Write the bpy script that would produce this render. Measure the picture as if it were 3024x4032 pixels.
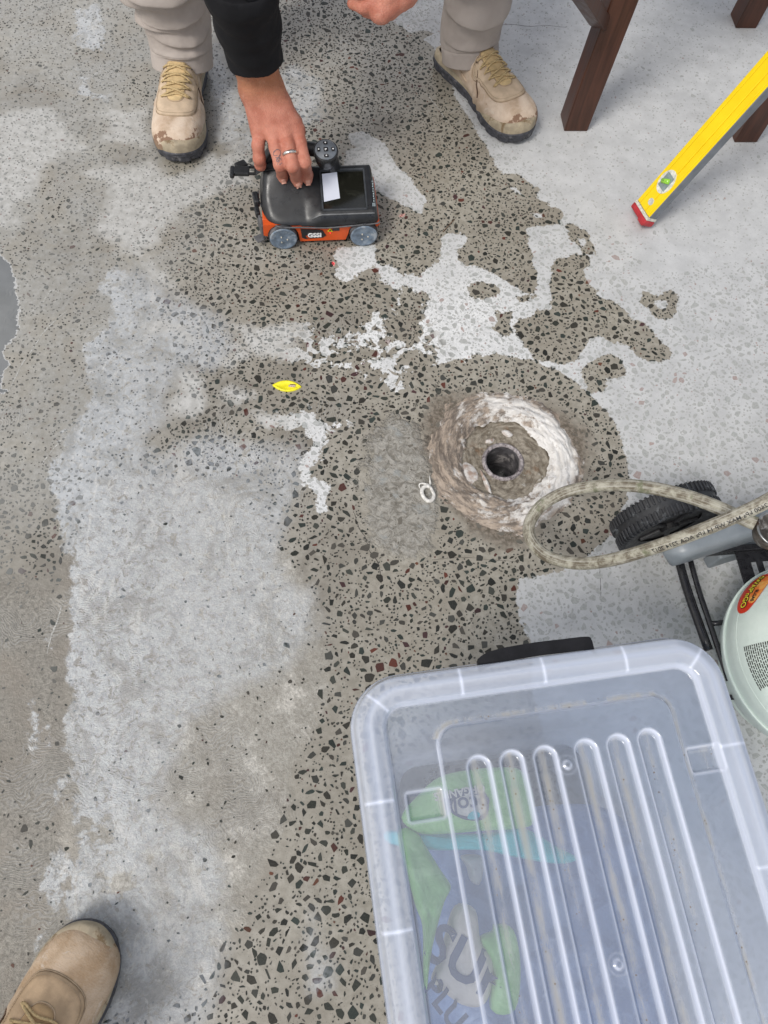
import bpy, bmesh, math, random
import numpy as np
from mathutils import Vector, Matrix
from mathutils.bvhtree import BVHTree
S = bpy.context.scene
for o in list(bpy.data.objects): bpy.data.objects.remove(o)
PI = math.pi
# ------------------------------------------------------------------ camera
FPX = 3028.0; HC = 1.25; NAD = (-190.0, 1335.0)
d = np.array([NAD[0], -NAD[1], -FPX]); d /= np.linalg.norm(d)
zc = -d; fc = np.array([0, 0, -1.0]); yc = fc - fc @ zc * zc; yc /= np.linalg.norm(yc); xc = np.cross(yc, zc)
WC = np.array([xc, yc, zc])
def G(px, py, z=0.0):
    """world point at height z seen at photo pixel (px,py)"""
    dw = WC @ np.array([px - 1512, -(py - 2016), -FPX]); t = (z - HC) / dw[2]
    return Vector(np.array([0, 0, HC]) + t * dw)
cam = bpy.data.cameras.new('camera'); co = bpy.data.objects.new('camera', cam); S.collection.objects.link(co)
M = Matrix([list(WC[0]), list(WC[1]), list(WC[2])]).to_4x4(); M.translation = Vector((0, 0, HC)); co.matrix_world = M
cam.sensor_fit = 'HORIZONTAL'; cam.sensor_width = 36; cam.lens = FPX / 3024 * 36; cam.clip_start = 0.02; cam.clip_end = 300
S.camera = co
S.render.resolution_x = 768; S.render.resolution_y = 1024
# ------------------------------------------------------------------ world, sun, exposure
EL, AZ = math.radians(52), math.radians(215)      # elevation, compass rotation of the (veiled) sun
w = bpy.data.worlds.new('World'); S.world = w; w.use_nodes = True; nt = w.node_tree; nt.nodes.clear()
out = nt.nodes.new('ShaderNodeOutputWorld'); bg = nt.nodes.new('ShaderNodeBackground'); bg.inputs[1].default_value = 0.10
sky = nt.nodes.new('ShaderNodeTexSky'); sky.sky_type = 'NISHITA'; sky.sun_disc = False; sky.sun_elevation = EL; sky.sun_rotation = AZ
tc = nt.nodes.new('ShaderNodeTexCoord'); nz = nt.nodes.new('ShaderNodeTexNoise'); nz.inputs['Scale'].default_value = 1.7; nz.inputs['Detail'].default_value = 7
nz.inputs['Roughness'].default_value = 0.55; nz.inputs['Distortion'].default_value = 0.3
mp = nt.nodes.new('ShaderNodeMapping'); mp.inputs['Location'].default_value = (0.35, 0.1, 0.6)
nt.links.new(tc.outputs['Generated'], mp.inputs[0]); nt.links.new(mp.outputs[0], nz.inputs[0])
cr = nt.nodes.new('ShaderNodeMapRange'); cr.inputs[1].default_value = 0.42; cr.inputs[2].default_value = 0.58; cr.interpolation_type = 'SMOOTHSTEP'
nt.links.new(nz.outputs[0], cr.inputs[0])
mx = nt.nodes.new('ShaderNodeMix'); mx.data_type = 'RGBA'; mx.inputs[7].default_value = (10.5, 10.3, 10.2, 1)
nt.links.new(cr.outputs[0], mx.inputs[0]); nt.links.new(sky.outputs[0], mx.inputs[6]); nt.links.new(mx.outputs[2], bg.inputs[0]); nt.links.new(bg.outputs[0], out.inputs[0])
sl = bpy.data.lights.new('sun', 'SUN'); sl.energy = 1.9; sl.angle = math.radians(17); sl.color = (1, 0.96, 0.9)
so = bpy.data.objects.new('sun', sl); S.collection.objects.link(so)
sd = Vector((math.sin(AZ) * math.cos(EL), math.cos(AZ) * math.cos(EL), math.sin(EL)))
so.rotation_euler = sd.to_track_quat('Z', 'Y').to_euler()
S.view_settings.view_transform = 'Standard'; S.view_settings.look = 'None'; S.view_settings.gamma = 1; S.view_settings.exposure = 0.20
S.view_settings.use_curve_mapping = False
S.render.engine = 'CYCLES'; S.cycles.transparent_max_bounces = 16; S.cycles.max_bounces = 8
# ------------------------------------------------------------------ helpers
COL = S.collection
RN = random.Random(7)
def link(o, parent=None, name=None):
    COL.objects.link(o)
    if parent is not None: o.parent = parent
    return o
def smooth(me, on=True):
    me.polygons.foreach_set('use_smooth', [on] * len(me.polygons))
def mob(name, vs, fs, mat, parent=None, sm=False, loc=None):
    me = bpy.data.meshes.new(name); me.from_pydata([tuple(v) for v in vs], [], [tuple(int(i) for i in f) for f in fs]); me.update()
    if sm: smooth(me)
    if mat is not None: me.materials.append(mat)
    o = bpy.data.objects.new(name, me); link(o, parent)
    if loc is not None: o.location = loc
    return o
def bob(name, bm, mat, parent=None, sm=False):
    me = bpy.data.meshes.new(name); bm.to_mesh(me); bm.free()
    if sm: smooth(me)
    me.materials.append(mat); o = bpy.data.objects.new(name, me); return link(o, parent)
def empty(name, loc, label, cat, group=None, rz=0):
    o = bpy.data.objects.new(name, None); COL.objects.link(o); o.location = loc; o.rotation_euler = (0, 0, rz)
    o.empty_display_size = 0.02
    return tag(o, label, cat, group)
def tag(o, label=None, cat=None, group=None, kind=None):
    if label: o['label'] = label
    if cat: o['category'] = cat
    if group: o['group'] = group
    if kind: o['kind'] = kind
    return o
def keep(o, parent):
    """parent while the mesh stays in world coordinates"""
    bpy.context.view_layer.update(); o.parent = parent; o.matrix_parent_inverse = parent.matrix_world.inverted(); return o
def bx(bm, c, s, rot=None, bev=0.0, seg=2):
    g = bmesh.ops.create_cube(bm, size=1.0); vs = g['verts']
    bmesh.ops.scale(bm, vec=s, verts=vs)
    if bev > 0:
        es = list({e for v in vs for e in v.link_edges}); r = bmesh.ops.bevel(bm, geom=es, offset=bev, segments=seg, affect='EDGES', profile=0.5)
        vs = list({v for f in r['faces'] for v in f.verts} | {v for v in vs if v.is_valid})
    m = Matrix.Translation(c) @ (rot.to_4x4() if rot is not None else Matrix())
    bmesh.ops.transform(bm, matrix=m, verts=vs); return vs
def cyl(bm, p0, p1, r0, r1=None, seg=24, caps=True):
    p0, p1 = Vector(p0), Vector(p1); r1 = r0 if r1 is None else r1; dd = p1 - p0
    q = dd.to_track_quat('Z', 'Y').to_matrix().to_4x4(); m = Matrix.Translation((p0 + p1) / 2) @ q
    return bmesh.ops.create_cone(bm, cap_ends=caps, segments=seg, radius1=r0, radius2=r1, depth=dd.length, matrix=m)['verts']
def tube(bm, pts, rad, seg=10, closed=False, caps=True, flat=1.0, up=None):
    pts = [Vector(p) for p in pts]; n = len(pts); rings = []
    R = rad if hasattr(rad, '__len__') else [rad] * n
    prev = None
    for i, p in enumerate(pts):
        a = pts[(i - 1) % n] if (closed or i > 0) else p; b = pts[(i + 1) % n] if (closed or i < n - 1) else p
        t = (b - a).normalized()
        if up is not None: u = (Vector(up) - t * t.dot(Vector(up))).normalized()
        elif prev is None: u = t.orthogonal().normalized()
        else: u = (prev - t * t.dot(prev)).normalized()
        prev = u; v = t.cross(u)
        rings.append([bm.verts.new(p + (u * math.cos(2 * PI * k / seg) * flat + v * math.sin(2 * PI * k / seg)) * R[i]) for k in range(seg)])
    m = n if closed else n - 1
    for i in range(m):
        A, B = rings[i], rings[(i + 1) % n]
        for k in range(seg): bm.faces.new((A[k], A[(k + 1) % seg], B[(k + 1) % seg], B[k]))
    if caps and not closed:
        bm.faces.new(rings[0][::-1]); bm.faces.new(rings[-1])
    return rings
def spline(ps, n=8, closed=False):
    """Catmull-Rom"""
    P = [Vector(p) for p in ps]; o = []; L = len(P)
    for i in range(L if closed else L - 1):
        p1, p2 = P[i], P[(i + 1) % L]
        p0 = P[(i - 1) % L] if (closed or i > 0) else p1 * 2 - p2
        p3 = P[(i + 2) % L] if (closed or i < L - 2) else p2 * 2 - p1
        for k in range(n):
            t = k / n
            o.append(0.5 * ((2 * p1) + (p2 - p0) * t + (2 * p0 - 5 * p1 + 4 * p2 - p3) * t * t + (3 * p1 - p0 - 3 * p2 + p3) * t ** 3))
    if not closed: o.append(P[-1])
    return o
def extr(bm, pts, z0, z1):
    """extruded polygon (closed)"""
    a = [bm.verts.new((p[0], p[1], z0)) for p in pts]; b = [bm.verts.new((p[0], p[1], z1)) for p in pts]; n = len(pts)
    bm.faces.new(a[::-1]); bm.faces.new(b)
    for i in range(n): bm.faces.new((a[i], a[(i + 1) % n], b[(i + 1) % n], b[i]))
    return a + b
def rrect(w_, h_, r, n=6, cx=0, cy=0):
    o = []
    for (sx, sy, a0) in ((1, 1, 0), (-1, 1, 90), (-1, -1, 180), (1, -1, 270)):
        for k in range(n + 1):
            a = math.radians(a0 + 90 * k / n); o.append((cx + sx * (w_ / 2 - r) + r * math.cos(a), cy + sy * (h_ / 2 - r) + r * math.sin(a)))
    return o
# --- materials
class NT:
    def __init__(s, name):
        s.m = bpy.data.materials.new(name); s.m.use_nodes = True; s.t = s.m.node_tree; s.b = s.t.nodes['Principled BSDF']; s.pos = None
    def n(s, ty, **kw):
        x = s.t.nodes.new('ShaderNode' + ty)
        for k, v in kw.items(): setattr(x, k, v)
        return x
    def put(s, inp, v):
        if v is None: return
        if hasattr(v, 'links') or isinstance(v, bpy.types.NodeSocket): s.t.links.new(v, inp)
        elif isinstance(v, (tuple, list)): inp.default_value = (*v, 1) if (len(v) == 3 and len(inp.default_value) == 4) else v
        else: inp.default_value = v
    def P(s):
        if s.pos is None: s.pos = s.n('NewGeometry').outputs['Position']
        return s.pos
    def obj(s): return s.n('TexCoord').outputs['Object']
    def noise(s, sc, det=4, rough=0.55, dist=0.0, vec=None, col=False):
        x = s.n('TexNoise'); s.put(x.inputs['Vector'], vec if vec is not None else s.P()); x.inputs['Scale'].default_value = sc; x.inputs['Detail'].default_value = det
        x.inputs['Roughness'].default_value = rough; x.inputs['Distortion'].default_value = dist; return x.outputs[1 if col else 0]
    def vor(s, sc, feat='F1', vec=None, out=0, rnd=1.0):
        x = s.n('TexVoronoi', feature=feat); s.put(x.inputs['Vector'], vec if vec is not None else s.P()); x.inputs['Scale'].default_value = sc; x.inputs['Randomness'].default_value = rnd; return x.outputs[out]
    def math(s, op, a, b=None, c=None, clamp=False):
        x = s.n('Math', operation=op, use_clamp=clamp); s.put(x.inputs[0], a); s.put(x.inputs[1], b); s.put(x.inputs[2], c); return x.outputs[0]
    def rng(s, v, a, b, c=0.0, d_=1.0, sm=True):
        x = s.n('MapRange'); x.interpolation_type = 'SMOOTHSTEP' if sm else 'LINEAR'
        s.put(x.inputs[0], v); x.inputs[1].default_value = a; x.inputs[2].default_value = b; x.inputs[3].default_value = c; x.inputs[4].default_value = d_; return x.outputs[0]
    def mix(s, f, a, b, bt='MIX'):
        x = s.n('Mix', data_type='RGBA', blend_type=bt); s.put(x.inputs[0], f); s.put(x.inputs[6], a); s.put(x.inputs[7], b); return x.outputs[2]
    def attr(s, name):
        x = s.n('Attribute'); x.attribute_name = name; return x
    def sep(s, v):
        x = s.n('SeparateXYZ'); s.put(x.inputs[0], v); return x.outputs
    def mapv(s, vec, sc=(1, 1, 1), rot=(0, 0, 0), loc=(0, 0, 0)):
        x = s.n('Mapping'); s.put(x.inputs[0], vec); x.inputs['Scale'].default_value = sc; x.inputs['Rotation'].default_value = rot; x.inputs['Location'].default_value = loc; return x.outputs[0]
    def bump(s, h, st=0.3, dist=0.001, normal=None):
        x = s.n('Bump'); s.put(x.inputs['Height'], h); x.inputs['Strength'].default_value = st; x.inputs['Distance'].default_value = dist
        if normal is not None: s.put(x.inputs['Normal'], normal)
        return x.outputs[0]
    def set(s, col=None, rough=None, normal=None, metal=None, spec=None, **kw):
        b = s.b
        if col is not None: s.put(b.inputs['Base Color'], col)
        if rough is not None: s.put(b.inputs['Roughness'], rough)
        if normal is not None: s.put(b.inputs['Normal'], normal)
        if metal is not None: s.put(b.inputs['Metallic'], metal)
        if spec is not None: s.put(b.inputs['Specular IOR Level'], spec)
        for k, v in kw.items(): s.put(b.inputs[k.replace('_', ' ')], v)
        return s.m
def simple(name, col, rough=0.5, metal=0, var=0.25, sc=60, bump=0.15, bsc=300, spec=0.5, dirt=None):
    """plain surface with fine tonal variation and micro relief"""
    s = NT(name); v = s.obj()
    n1 = s.noise(sc, 5, 0.6, vec=v); lo = tuple(c * (1 - var) for c in col); hi = tuple(min(1, c * (1 + var)) for c in col)
    c = s.mix(s.rng(n1, 0.3, 0.7), lo, hi)
    if dirt is not None:
        c = s.mix(s.rng(s.noise(sc * 0.5, 8, 0.7, 0.5, vec=v), dirt[1], dirt[1] + 0.12), c, dirt[0])
    r = s.rng(s.noise(sc * 1.7, 4, vec=v), 0.25, 0.75, max(0.02, rough - 0.1), min(1, rough + 0.12))
    return s.set(c, r, s.bump(s.noise(bsc, 4, vec=v), bump, 0.0006), metal, spec)
# ------------------------------------------------------------------ implicit surfaces
def snet(fn, lo, hi, h):
    """naive surface nets: vertices, quads of {fn<0}"""
    lo = np.array(lo, float); hi = np.array(hi, float); nn = np.ceil((hi - lo) / h).astype(int) + 1
    ax = [lo[i] + h * np.arange(nn[i]) for i in range(3)]
    X, Y, Z = np.meshgrid(*ax, indexing='ij'); V = fn(X, Y, Z).astype(np.float32)
    s = V < 0
    nx, ny, nz_ = [k - 1 for k in nn]
    cnt = np.zeros((nx, ny, nz_), np.float32); acc = np.zeros((nx, ny, nz_, 3), np.float32)
    I, J, K = np.meshgrid(np.arange(nx), np.arange(ny), np.arange(nz_), indexing='ij')
    base = np.stack([I, J, K], -1).astype(np.float32)
    cr_ = [(0, 0, 0), (1, 0, 0), (0, 1, 0), (1, 1, 0), (0, 0, 1), (1, 0, 1), (0, 1, 1), (1, 1, 1)]
    for a in range(8):
        for b in range(a + 1, 8):
            ca, cb = cr_[a], cr_[b]
            if sum(abs(ca[i] - cb[i]) for i in range(3)) != 1: continue
            va = V[ca[0]:ca[0] + nx, ca[1]:ca[1] + ny, ca[2]:ca[2] + nz_]; vb = V[cb[0]:cb[0] + nx, cb[1]:cb[1] + ny, cb[2]:cb[2] + nz_]
            m = (va < 0) != (vb < 0); t = np.where(m, va / np.where(m, va - vb, 1), 0)
            for i in range(3): acc[..., i] += np.where(m, base[..., i] + ca[i] + t * (cb[i] - ca[i]), 0)
            cnt += m
    on = cnt > 0; idx = -np.ones(on.shape, int); idx[on] = np.arange(on.sum())
    vs = acc[on] / cnt[on][:, None] * h + lo
    fs = []
    for ax_ in range(3):
        sl0 = [slice(1, k) for k in (nx, ny, nz_)]; sl0[ax_] = slice(0, (nx, ny, nz_)[ax_])
        s0 = s[tuple(slice(q.start, q.stop) for q in sl0)]
        sh = list(sl0); sh[ax_] = slice(sl0[ax_].start + 1, sl0[ax_].stop + 1); s1 = s[tuple(sh)]
        m = s0 != s1; pts = np.argwhere(m)
        off = np.array([q.start for q in sl0]); pts = pts + off
        u, v = [(1, 2), (2, 0), (0, 1)][ax_]
        def at(du, dv):
            q = pts.copy(); q[:, u] -= du; q[:, v] -= dv; return idx[q[:, 0], q[:, 1], q[:, 2]]
        quad = np.stack([at(0, 0), at(1, 0), at(1, 1), at(0, 1)], -1)
        ins = s[pts[:, 0], pts[:, 1], pts[:, 2]]; quad[~ins] = quad[~ins][:, ::-1]
        fs.append(quad)
    return vs, np.concatenate(fs)
def cap(X, Y, Z, a, b, ra, rb, sx=None):
    """tapered capsule distance"""
    a = np.array(a, float); b = np.array(b, float); ba = b - a; L2 = max(ba @ ba, 1e-12)
    px, py, pz = X - a[0], Y - a[1], Z - a[2]
    t = np.clip((px * ba[0] + py * ba[1] + pz * ba[2]) / L2, 0, 1)
    return np.sqrt((px - t * ba[0]) ** 2 + (py - t * ba[1]) ** 2 + (pz - t * ba[2]) ** 2) - (ra + t * (rb - ra))
def ell(X, Y, Z, c, r, p=2.0):
    k = ((np.abs(X - c[0]) / r[0]) ** p + (np.abs(Y - c[1]) / r[1]) ** p + (np.abs(Z - c[2]) / r[2]) ** p) ** (1 / p)
    return (k - 1) * min(r)
def smin(a, b, k):
    h = np.clip(0.5 + 0.5 * (b - a) / k, 0, 1); return b + (a - b) * h - k * h * (1 - h)
def npmesh(name, vs, fs, mat, parent=None, sm=True):
    me = bpy.data.meshes.new(name); nv, nf = len(vs), len(fs)
    me.vertices.add(nv); me.vertices.foreach_set('co', np.asarray(vs, np.float32).ravel())
    k = fs.shape[1]; me.loops.add(nf * k); me.loops.foreach_set('vertex_index', np.asarray(fs, np.int32).ravel())
    me.polygons.add(nf); me.polygons.foreach_set('loop_start', np.arange(0, nf * k, k, dtype=np.int32))
    try: me.polygons.foreach_set('loop_total', np.full(nf, k, dtype=np.int32))
    except Exception: pass
    me.update(calc_edges=True); me.validate()
    if sm: smooth(me)
    if mat: me.materials.append(mat)
    o = bpy.data.objects.new(name, me); return link(o, parent)
# ================================================================== FLOOR
def c8(L): return [(1200 + x / 1.276, 500 + y / 1.276) for x, y in L]
def c6(L): return [(x / 1.276, 900 + y / 1.276) for x, y in L]
def c7(L): return [(x / 1.185, 2100 + y / 1.185) for x, y in L]
def c5(L): return [(x / 1.659, y / 1.659) for x, y in L]
def cF(L): return [(x * 1.8228, y * 1.8228) for x, y in L]
def c4(L): return [(x / 1.843, 3300 + y / 1.843) for x, y in L]
def c9(L): return [(x / 1.097, 2520 + y / 1.097) for x, y in L]
def stroke(L, w_):
    a, b = [], []
    for i, (x, y) in enumerate(L):
        x0, y0 = L[max(i - 1, 0)]; x1, y1 = L[min(i + 1, len(L) - 1)]; l_ = math.hypot(x1 - x0, y1 - y0); k = w_ * (.25 if i in (0, len(L) - 1) else 1); nx_, ny_ = -(y1 - y0) / l_ * k, (x1 - x0) / l_ * k
        a.append((x + nx_, y + ny_)); b.append((x - nx_, y - ny_))
    return a + b[::-1]
DR = G(1985, 1808); DX, DY = DR.x, DR.y                      # drain centre
RCORE = 0.232
dry_ops = [
 ('+', [(1440, -150), (1504, 46), (1575, 102), (1611, 125), (1678, 123), (1708, 133), (1668, 154), (1709, 190), (1740, 220), (1790, 379), (1826, 435), (1862, 492), (1893, 543), (1919, 584), (1949, 650)]
   + c8([(990, 230), (1060, 235), (1110, 265), (1130, 290), (1190, 315), (1160, 350), (1240, 400), (1300, 430), (1290, 490), (1200, 495), (1115, 510), (1125, 570), (1140, 650), (1160, 720), (1175, 780), (1150, 845), (1080, 820), (1000, 770), (920, 715), (800, 690), (765, 660), (770, 620), (820, 560), (800, 535), (700, 530), (680, 560), (690, 610), (660, 680), (580, 745), (500, 745), (440, 700), (360, 690), (355, 740), (440, 800), (475, 840), (465, 880), (430, 920), (340, 950), (270, 990), (245, 1030), (200, 1020), (160, 1070), (50, 1040), (0, 990)])
   + c6([(1560, 480), (1480, 480), (1300, 480), (1180, 450), (1150, 490), (1190, 560), (1230, 600), (1290, 650), (1400, 660), (1500, 655), (1600, 700)])
   + c8([(60, 1170), (150, 1200), (260, 1230), (350, 1260), (440, 1320), (510, 1360), (530, 1400), (640, 1300), (1200, 1400), (1400, 1900)])
   + cF([(1128, 1180), (1128, 1225), (1115, 1290), (1125, 1340), (1145, 1390), (1150, 1500), (1200, 1700), (1500, 3200), (3600, 3200), (3600, -400)])),
 ('+', c8([(330, 110), (400, 80), (440, 160), (470, 200), (520, 240), (550, 290), (590, 340), (610, 380), (590, 430), (560, 425), (510, 400), (450, 370), (400, 345), (365, 320), (200, 300), (200, 110)])),
 ('+', c8([(210, 30), (300, 20), (400, 90), (330, 120), (230, 90)])),
 ('+', c8([(350, 590), (170, 600), (150, 650), (155, 740), (190, 775), (240, 760), (280, 720), (330, 715), (352, 690)])),
 ('+', c8([(-20, 1420), (30, 1420), (50, 1470), (100, 1500), (190, 1480), (230, 1500), (110, 1520), (110, 1570), (70, 1640), (40, 1720), (-10, 1800), (-30, 1700), (30, 1600), (10, 1500)])),
 ('+', c6([(1250, 915), (1290, 905), (1370, 925), (1400, 910), (1430, 960), (1500, 930), (1560, 900), (1600, 960), (1640, 980), (1640, 1050), (1600, 1060), (1560, 1040), (1510, 990), (1440, 1000), (1370, 1000), (1300, 1010), (1220, 1040), (1290, 1000), (1280, 950)])),
 ('+', c6([(1600, 1050), (1650, 1060), (1600, 1150), (1560, 1200), (1570, 1250), (1660, 1310), (1640, 1430), (1590, 1430), (1580, 1330), (1540, 1260), (1520, 1180), (1560, 1120)])),
 ('+', c6([(1100, 800), (1150, 780), (1230, 790), (1280, 850), (1200, 890), (1120, 880), (1090, 840)])),
 ('+', c6([(1100, 800), (1180, 700), (1250, 640), (1190, 560), (1150, 640), (1100, 720)])),
 ('+', c6([(700, 490), (800, 460), (900, 470), (960, 500), (975, 560), (940, 592), (920, 560), (860, 525), (780, 532), (710, 542)])),
 ('+', c6([(560, -60), (720, -60), (730, 130), (800, 200), (880, 260), (930, 320), (900, 370), (850, 320), (780, 280), (740, 220), (700, 150), (600, 110)])),
 ('+', c6([(900, 720), (960, 700), (1020, 750), (1050, 830), (1062, 900), (1085, 940), (1000, 960), (880, 945), (830, 920), (850, 850), (890, 800)])),
 ('+', c5([(-60, 740), (100, 720), (250, 690), (360, 710), (420, 780), (560, 740), (700, 720), (980, 680), (980, 1000), (870, 960), (640, 920), (560, 1010), (430, 990), (330, 1090), (250, 1250), (180, 1330), (120, 1320), (90, 1400), (180, 1440), (90, 1510), (30, 1500), (-60, 1480)])),
 ('+', c5([(500, 1110), (980, 1060), (1150, 1130), (1260, 1100), (1300, 1000), (1659, 1000), (1700, 1230), (1500, 1240), (1400, 1300), (1200, 1370), (1150, 1420), (1080, 1500), (1060, 1600), (900, 1650), (560, 1520), (640, 1440), (700, 1220), (560, 1150)])),
 ('-', c5([(440, 790), (560, 760), (690, 770), (700, 860), (600, 940), (480, 900)])),
 ('-', c8([(490, 810), (520, 795), (560, 830), (610, 830), (630, 860), (600, 900), (610, 960), (570, 1000), (590, 1040), (560, 1080), (520, 1092), (480, 1080), (440, 1060), (400, 1020), (380, 1000), (440, 930), (480, 900), (470, 870)])),
 ('-', c8([(210, 1070), (250, 1060), (300, 1090), (360, 1130), (370, 1150), (300, 1130), (220, 1110)])),
 ('-', c8([(120, 1150), (200, 1130), (290, 1150), (330, 1200), (370, 1262), (300, 1250), (260, 1200), (140, 1190)])),
 ('-', c8([(500, 1110), (560, 1110), (600, 1150), (650, 1160), (680, 1190), (650, 1240), (610, 1260), (590, 1300), (500, 1300), (460, 1270), (540, 1200), (480, 1160)])),
 ('-', c8([(1270, 650), (1320, 660), (1340, 640), (1400, 645), (1450, 660), (1430, 690), (1400, 710), (1410, 760), (1440, 790), (1450, 810), (1500, 860), (1500, 930), (1560, 960), (1640, 1010), (1720, 1060), (1800, 1110), (1800, 1150), (1720, 1150), (1640, 1100), (1600, 1060), (1480, 1055), (1440, 1060), (1410, 1100), (1380, 1160), (1330, 1190), (1260, 1185), (1200, 1180), (1150, 1160), (1120, 1110), (1090, 1070), (1050, 1010), (1060, 970), (1100, 960), (1150, 950), (1160, 920), (1240, 920), (1240, 860), (1230, 770), (1250, 690)])),
 ('-', cF([(1290, 640), (1335, 655), (1370, 690), (1400, 705), (1425, 735), (1446, 750), (1449, 775), (1410, 782), (1380, 772), (1355, 745), (1310, 735), (1290, 700)])),
 ('-', c8([(1310, 490), (1360, 490), (1420, 530), (1450, 590), (1460, 640), (1420, 640), (1370, 600), (1330, 570)])),
 ('+', c8([(1370, 560), (1400, 560), (1420, 590), (1400, 610)])),
 ('+', c8([(1130, 425), (1200, 440), (1210, 465), (1150, 455)])),
 ('+', c8([(1020, 290), (1060, 310), (1090, 340), (1060, 335)])),
 ('-', c8([(1390, 1220), (1440, 1180), (1500, 1150), (1550, 1135), (1590, 1170), (1615, 1240), (1570, 1275), (1525, 1260), (1500, 1330), (1430, 1335), (1405, 1280)])),
 ('-', cF([(1390, 630), (1420, 640), (1450, 625), (1467, 645), (1460, 672), (1440, 697), (1415, 682), (1395, 665), (1382, 650)])),
 ('+', cF([(1415, 650), (1440, 650), (1440, 668), (1420, 668)])),
 ('-', c8([(800, 800), (870, 770), (960, 790), (990, 830), (930, 870), (850, 850)])),
 ('-', c8([(965, 930), (1040, 930), (1030, 1040), (990, 1055), (950, 1010)])),
 ('-', c8([(1170, 840), (1150, 850), (1050, 850), (1080, 880), (1150, 870)])),
]
slur_ops = [
 ('+', c7([(345, -60), (330, 0), (330, 450), (330, 700), (325, 800), (295, 850), (320, 960), (350, 1010), (320, 1100), (360, 1180), (330, 1320), (345, 1500), (240, 1560), (215, 1659), (400, 1800), (700, 1900), (900, 1800), (1010, 1750), (1055, 1659), (1040, 1560), (950, 1440), (860, 1350), (790, 1290), (715, 1250), (740, 1120), (850, 950), (860, 860), (980, 780), (1100, 740), (1400, 560), (1480, 450), (1430, 300), (1280, 130), (1250, -60)])),
 ('+', c6([(330, 1640), (250, 1240), (350, 1000), (480, 830), (400, 620), (560, 420), (500, 280), (560, 200), (700, 200), (870, 330), (1000, 420), (1150, 480), (1180, 600), (1050, 700), (950, 700), (820, 830), (820, 950), (700, 1050), (800, 1150), (1080, 1050), (1500, 1100), (1500, 1250), (1350, 1650)])),
 ('+', c5([(500, 60), (640, 20), (680, 200), (660, 330), (540, 330), (480, 300), (510, 250)])),
 ('+', c5([(500, 500), (580, 500), (600, 590), (700, 620), (690, 650), (600, 640), (500, 620)])),
 ('+', [(1100, 300), (1150, 270), (1240, 320), (1285, 480), (1200, 490), (1130, 440)]),
 ('+', [(840, 180), (900, 300), (950, 430), (1010, 560), (930, 600), (845, 520)]),
 ('+', [(380, 3330), (300, 3250), (180, 3560), (330, 3650), (480, 3520)]),
 ('+', [(1220, 3640), (1235, 3600), (1245, 3740), (1270, 3870), (1240, 3870), (1215, 3760)]),
 ('+', [(330, 3600), (520, 3560), (900, 3600), (860, 3800), (800, 4150), (340, 4150)]),
 ('-', c9([(660, 640), (700, 560), (780, 540), (850, 480), (800, 400), (850, 300), (950, 270), (1020, 320), (1000, 500), (1100, 540), (1250, 650), (1160, 850), (1060, 900), (950, 880), (850, 830), (780, 750), (700, 720)])),
 ('-', stroke(c9([(310, 700), (380, 790), (420, 900), (430, 1010)]), 7)), ('-', stroke(c9([(475, 690), (450, 800), (468, 900), (460, 980)]), 7)), ('-', stroke(c9([(300, 760), (325, 860), (330, 960), (300, 1060), (285, 1140)]), 9)),
 ('+', c9([(255, 830), (290, 860), (310, 930), (290, 1020), (250, 1060), (200, 1130), (225, 1040), (250, 960), (230, 930), (262, 900)])),
 ('-', c9([(500, 990), (560, 1010), (570, 1060), (520, 1130), (480, 1080), (470, 1020)])), ('-', stroke(c9([(650, 930), (660, 1000), (700, 1080), (720, 1130)]), 6)),
 ('+', stroke(c9([(560, 1330), (640, 1370), (700, 1355), (760, 1350)]), 7)), ('+', stroke(c9([(690, 1440), (740, 1425), (780, 1435)]), 9)), ('+', stroke(c9([(560, 1400), (600, 1440), (650, 1430)]), 6)),
 ('+', stroke(c9([(150, 270), (150, 340), (160, 400), (145, 470), (135, 560)]), 7)), ('+', c9([(280, 440), (310, 438), (318, 458), (300, 475), (275, 462)])), ('+', stroke(c9([(200, 380), (195, 430), (210, 470)]), 6)), ('+', stroke(c9([(270, 640), (245, 690)]), 7)),
 ('+', stroke(c9([(215, 0), (210, 60)]), 8)), ('+', stroke(c9([(150, 1340), (165, 1290), (185, 1250)]), 7)),
]
pud_ops = [('+', c6([(-80, 130), (0, 130), (50, 170), (78, 260), (75, 340), (98, 400), (95, 490), (60, 570), (25, 590), (20, 640), (40, 680), (10, 740), (10, 800), (45, 820), (-80, 830)]))]
rough_ops = [
 ('+', c7([(-200, 200), (200, 220), (250, 250), (300, 400), (320, 800), (330, 1100), (300, 1400), (400, 2000), (0, 2400), (-200, 2400)])),
 ('+', c7([(280, 150), (300, 1500), (260, 1900), (700, 2300), (1000, 2000), (900, 2050), (1080, 1860), (1230, 1600), (1350, 1150), (1470, 900), (1530, 600), (1480, 300), (1300, 60), (1180, -200), (1100, -250), (500, -280)])),
]
mort_ops = [('+', cF([(805, 925), (850, 905), (900, 915), (930, 960), (950, 1100), (945, 1150), (925, 1195), (880, 1207), (830, 1195), (800, 1165), (790, 1120), (775, 1040), (795, 985)]))]
def inside(px, py, P):
    r = np.zeros(px.shape, bool); n = len(P)
    for i in range(n):
        x1, y1 = P[i]; x2, y2 = P[(i + 1) % n]
        if y1 == y2: continue
        c = (y1 > py) != (y2 > py); r ^= c & (px < (x2 - x1) * (py - y1) / (y2 - y1) + x1)
    return r
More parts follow.
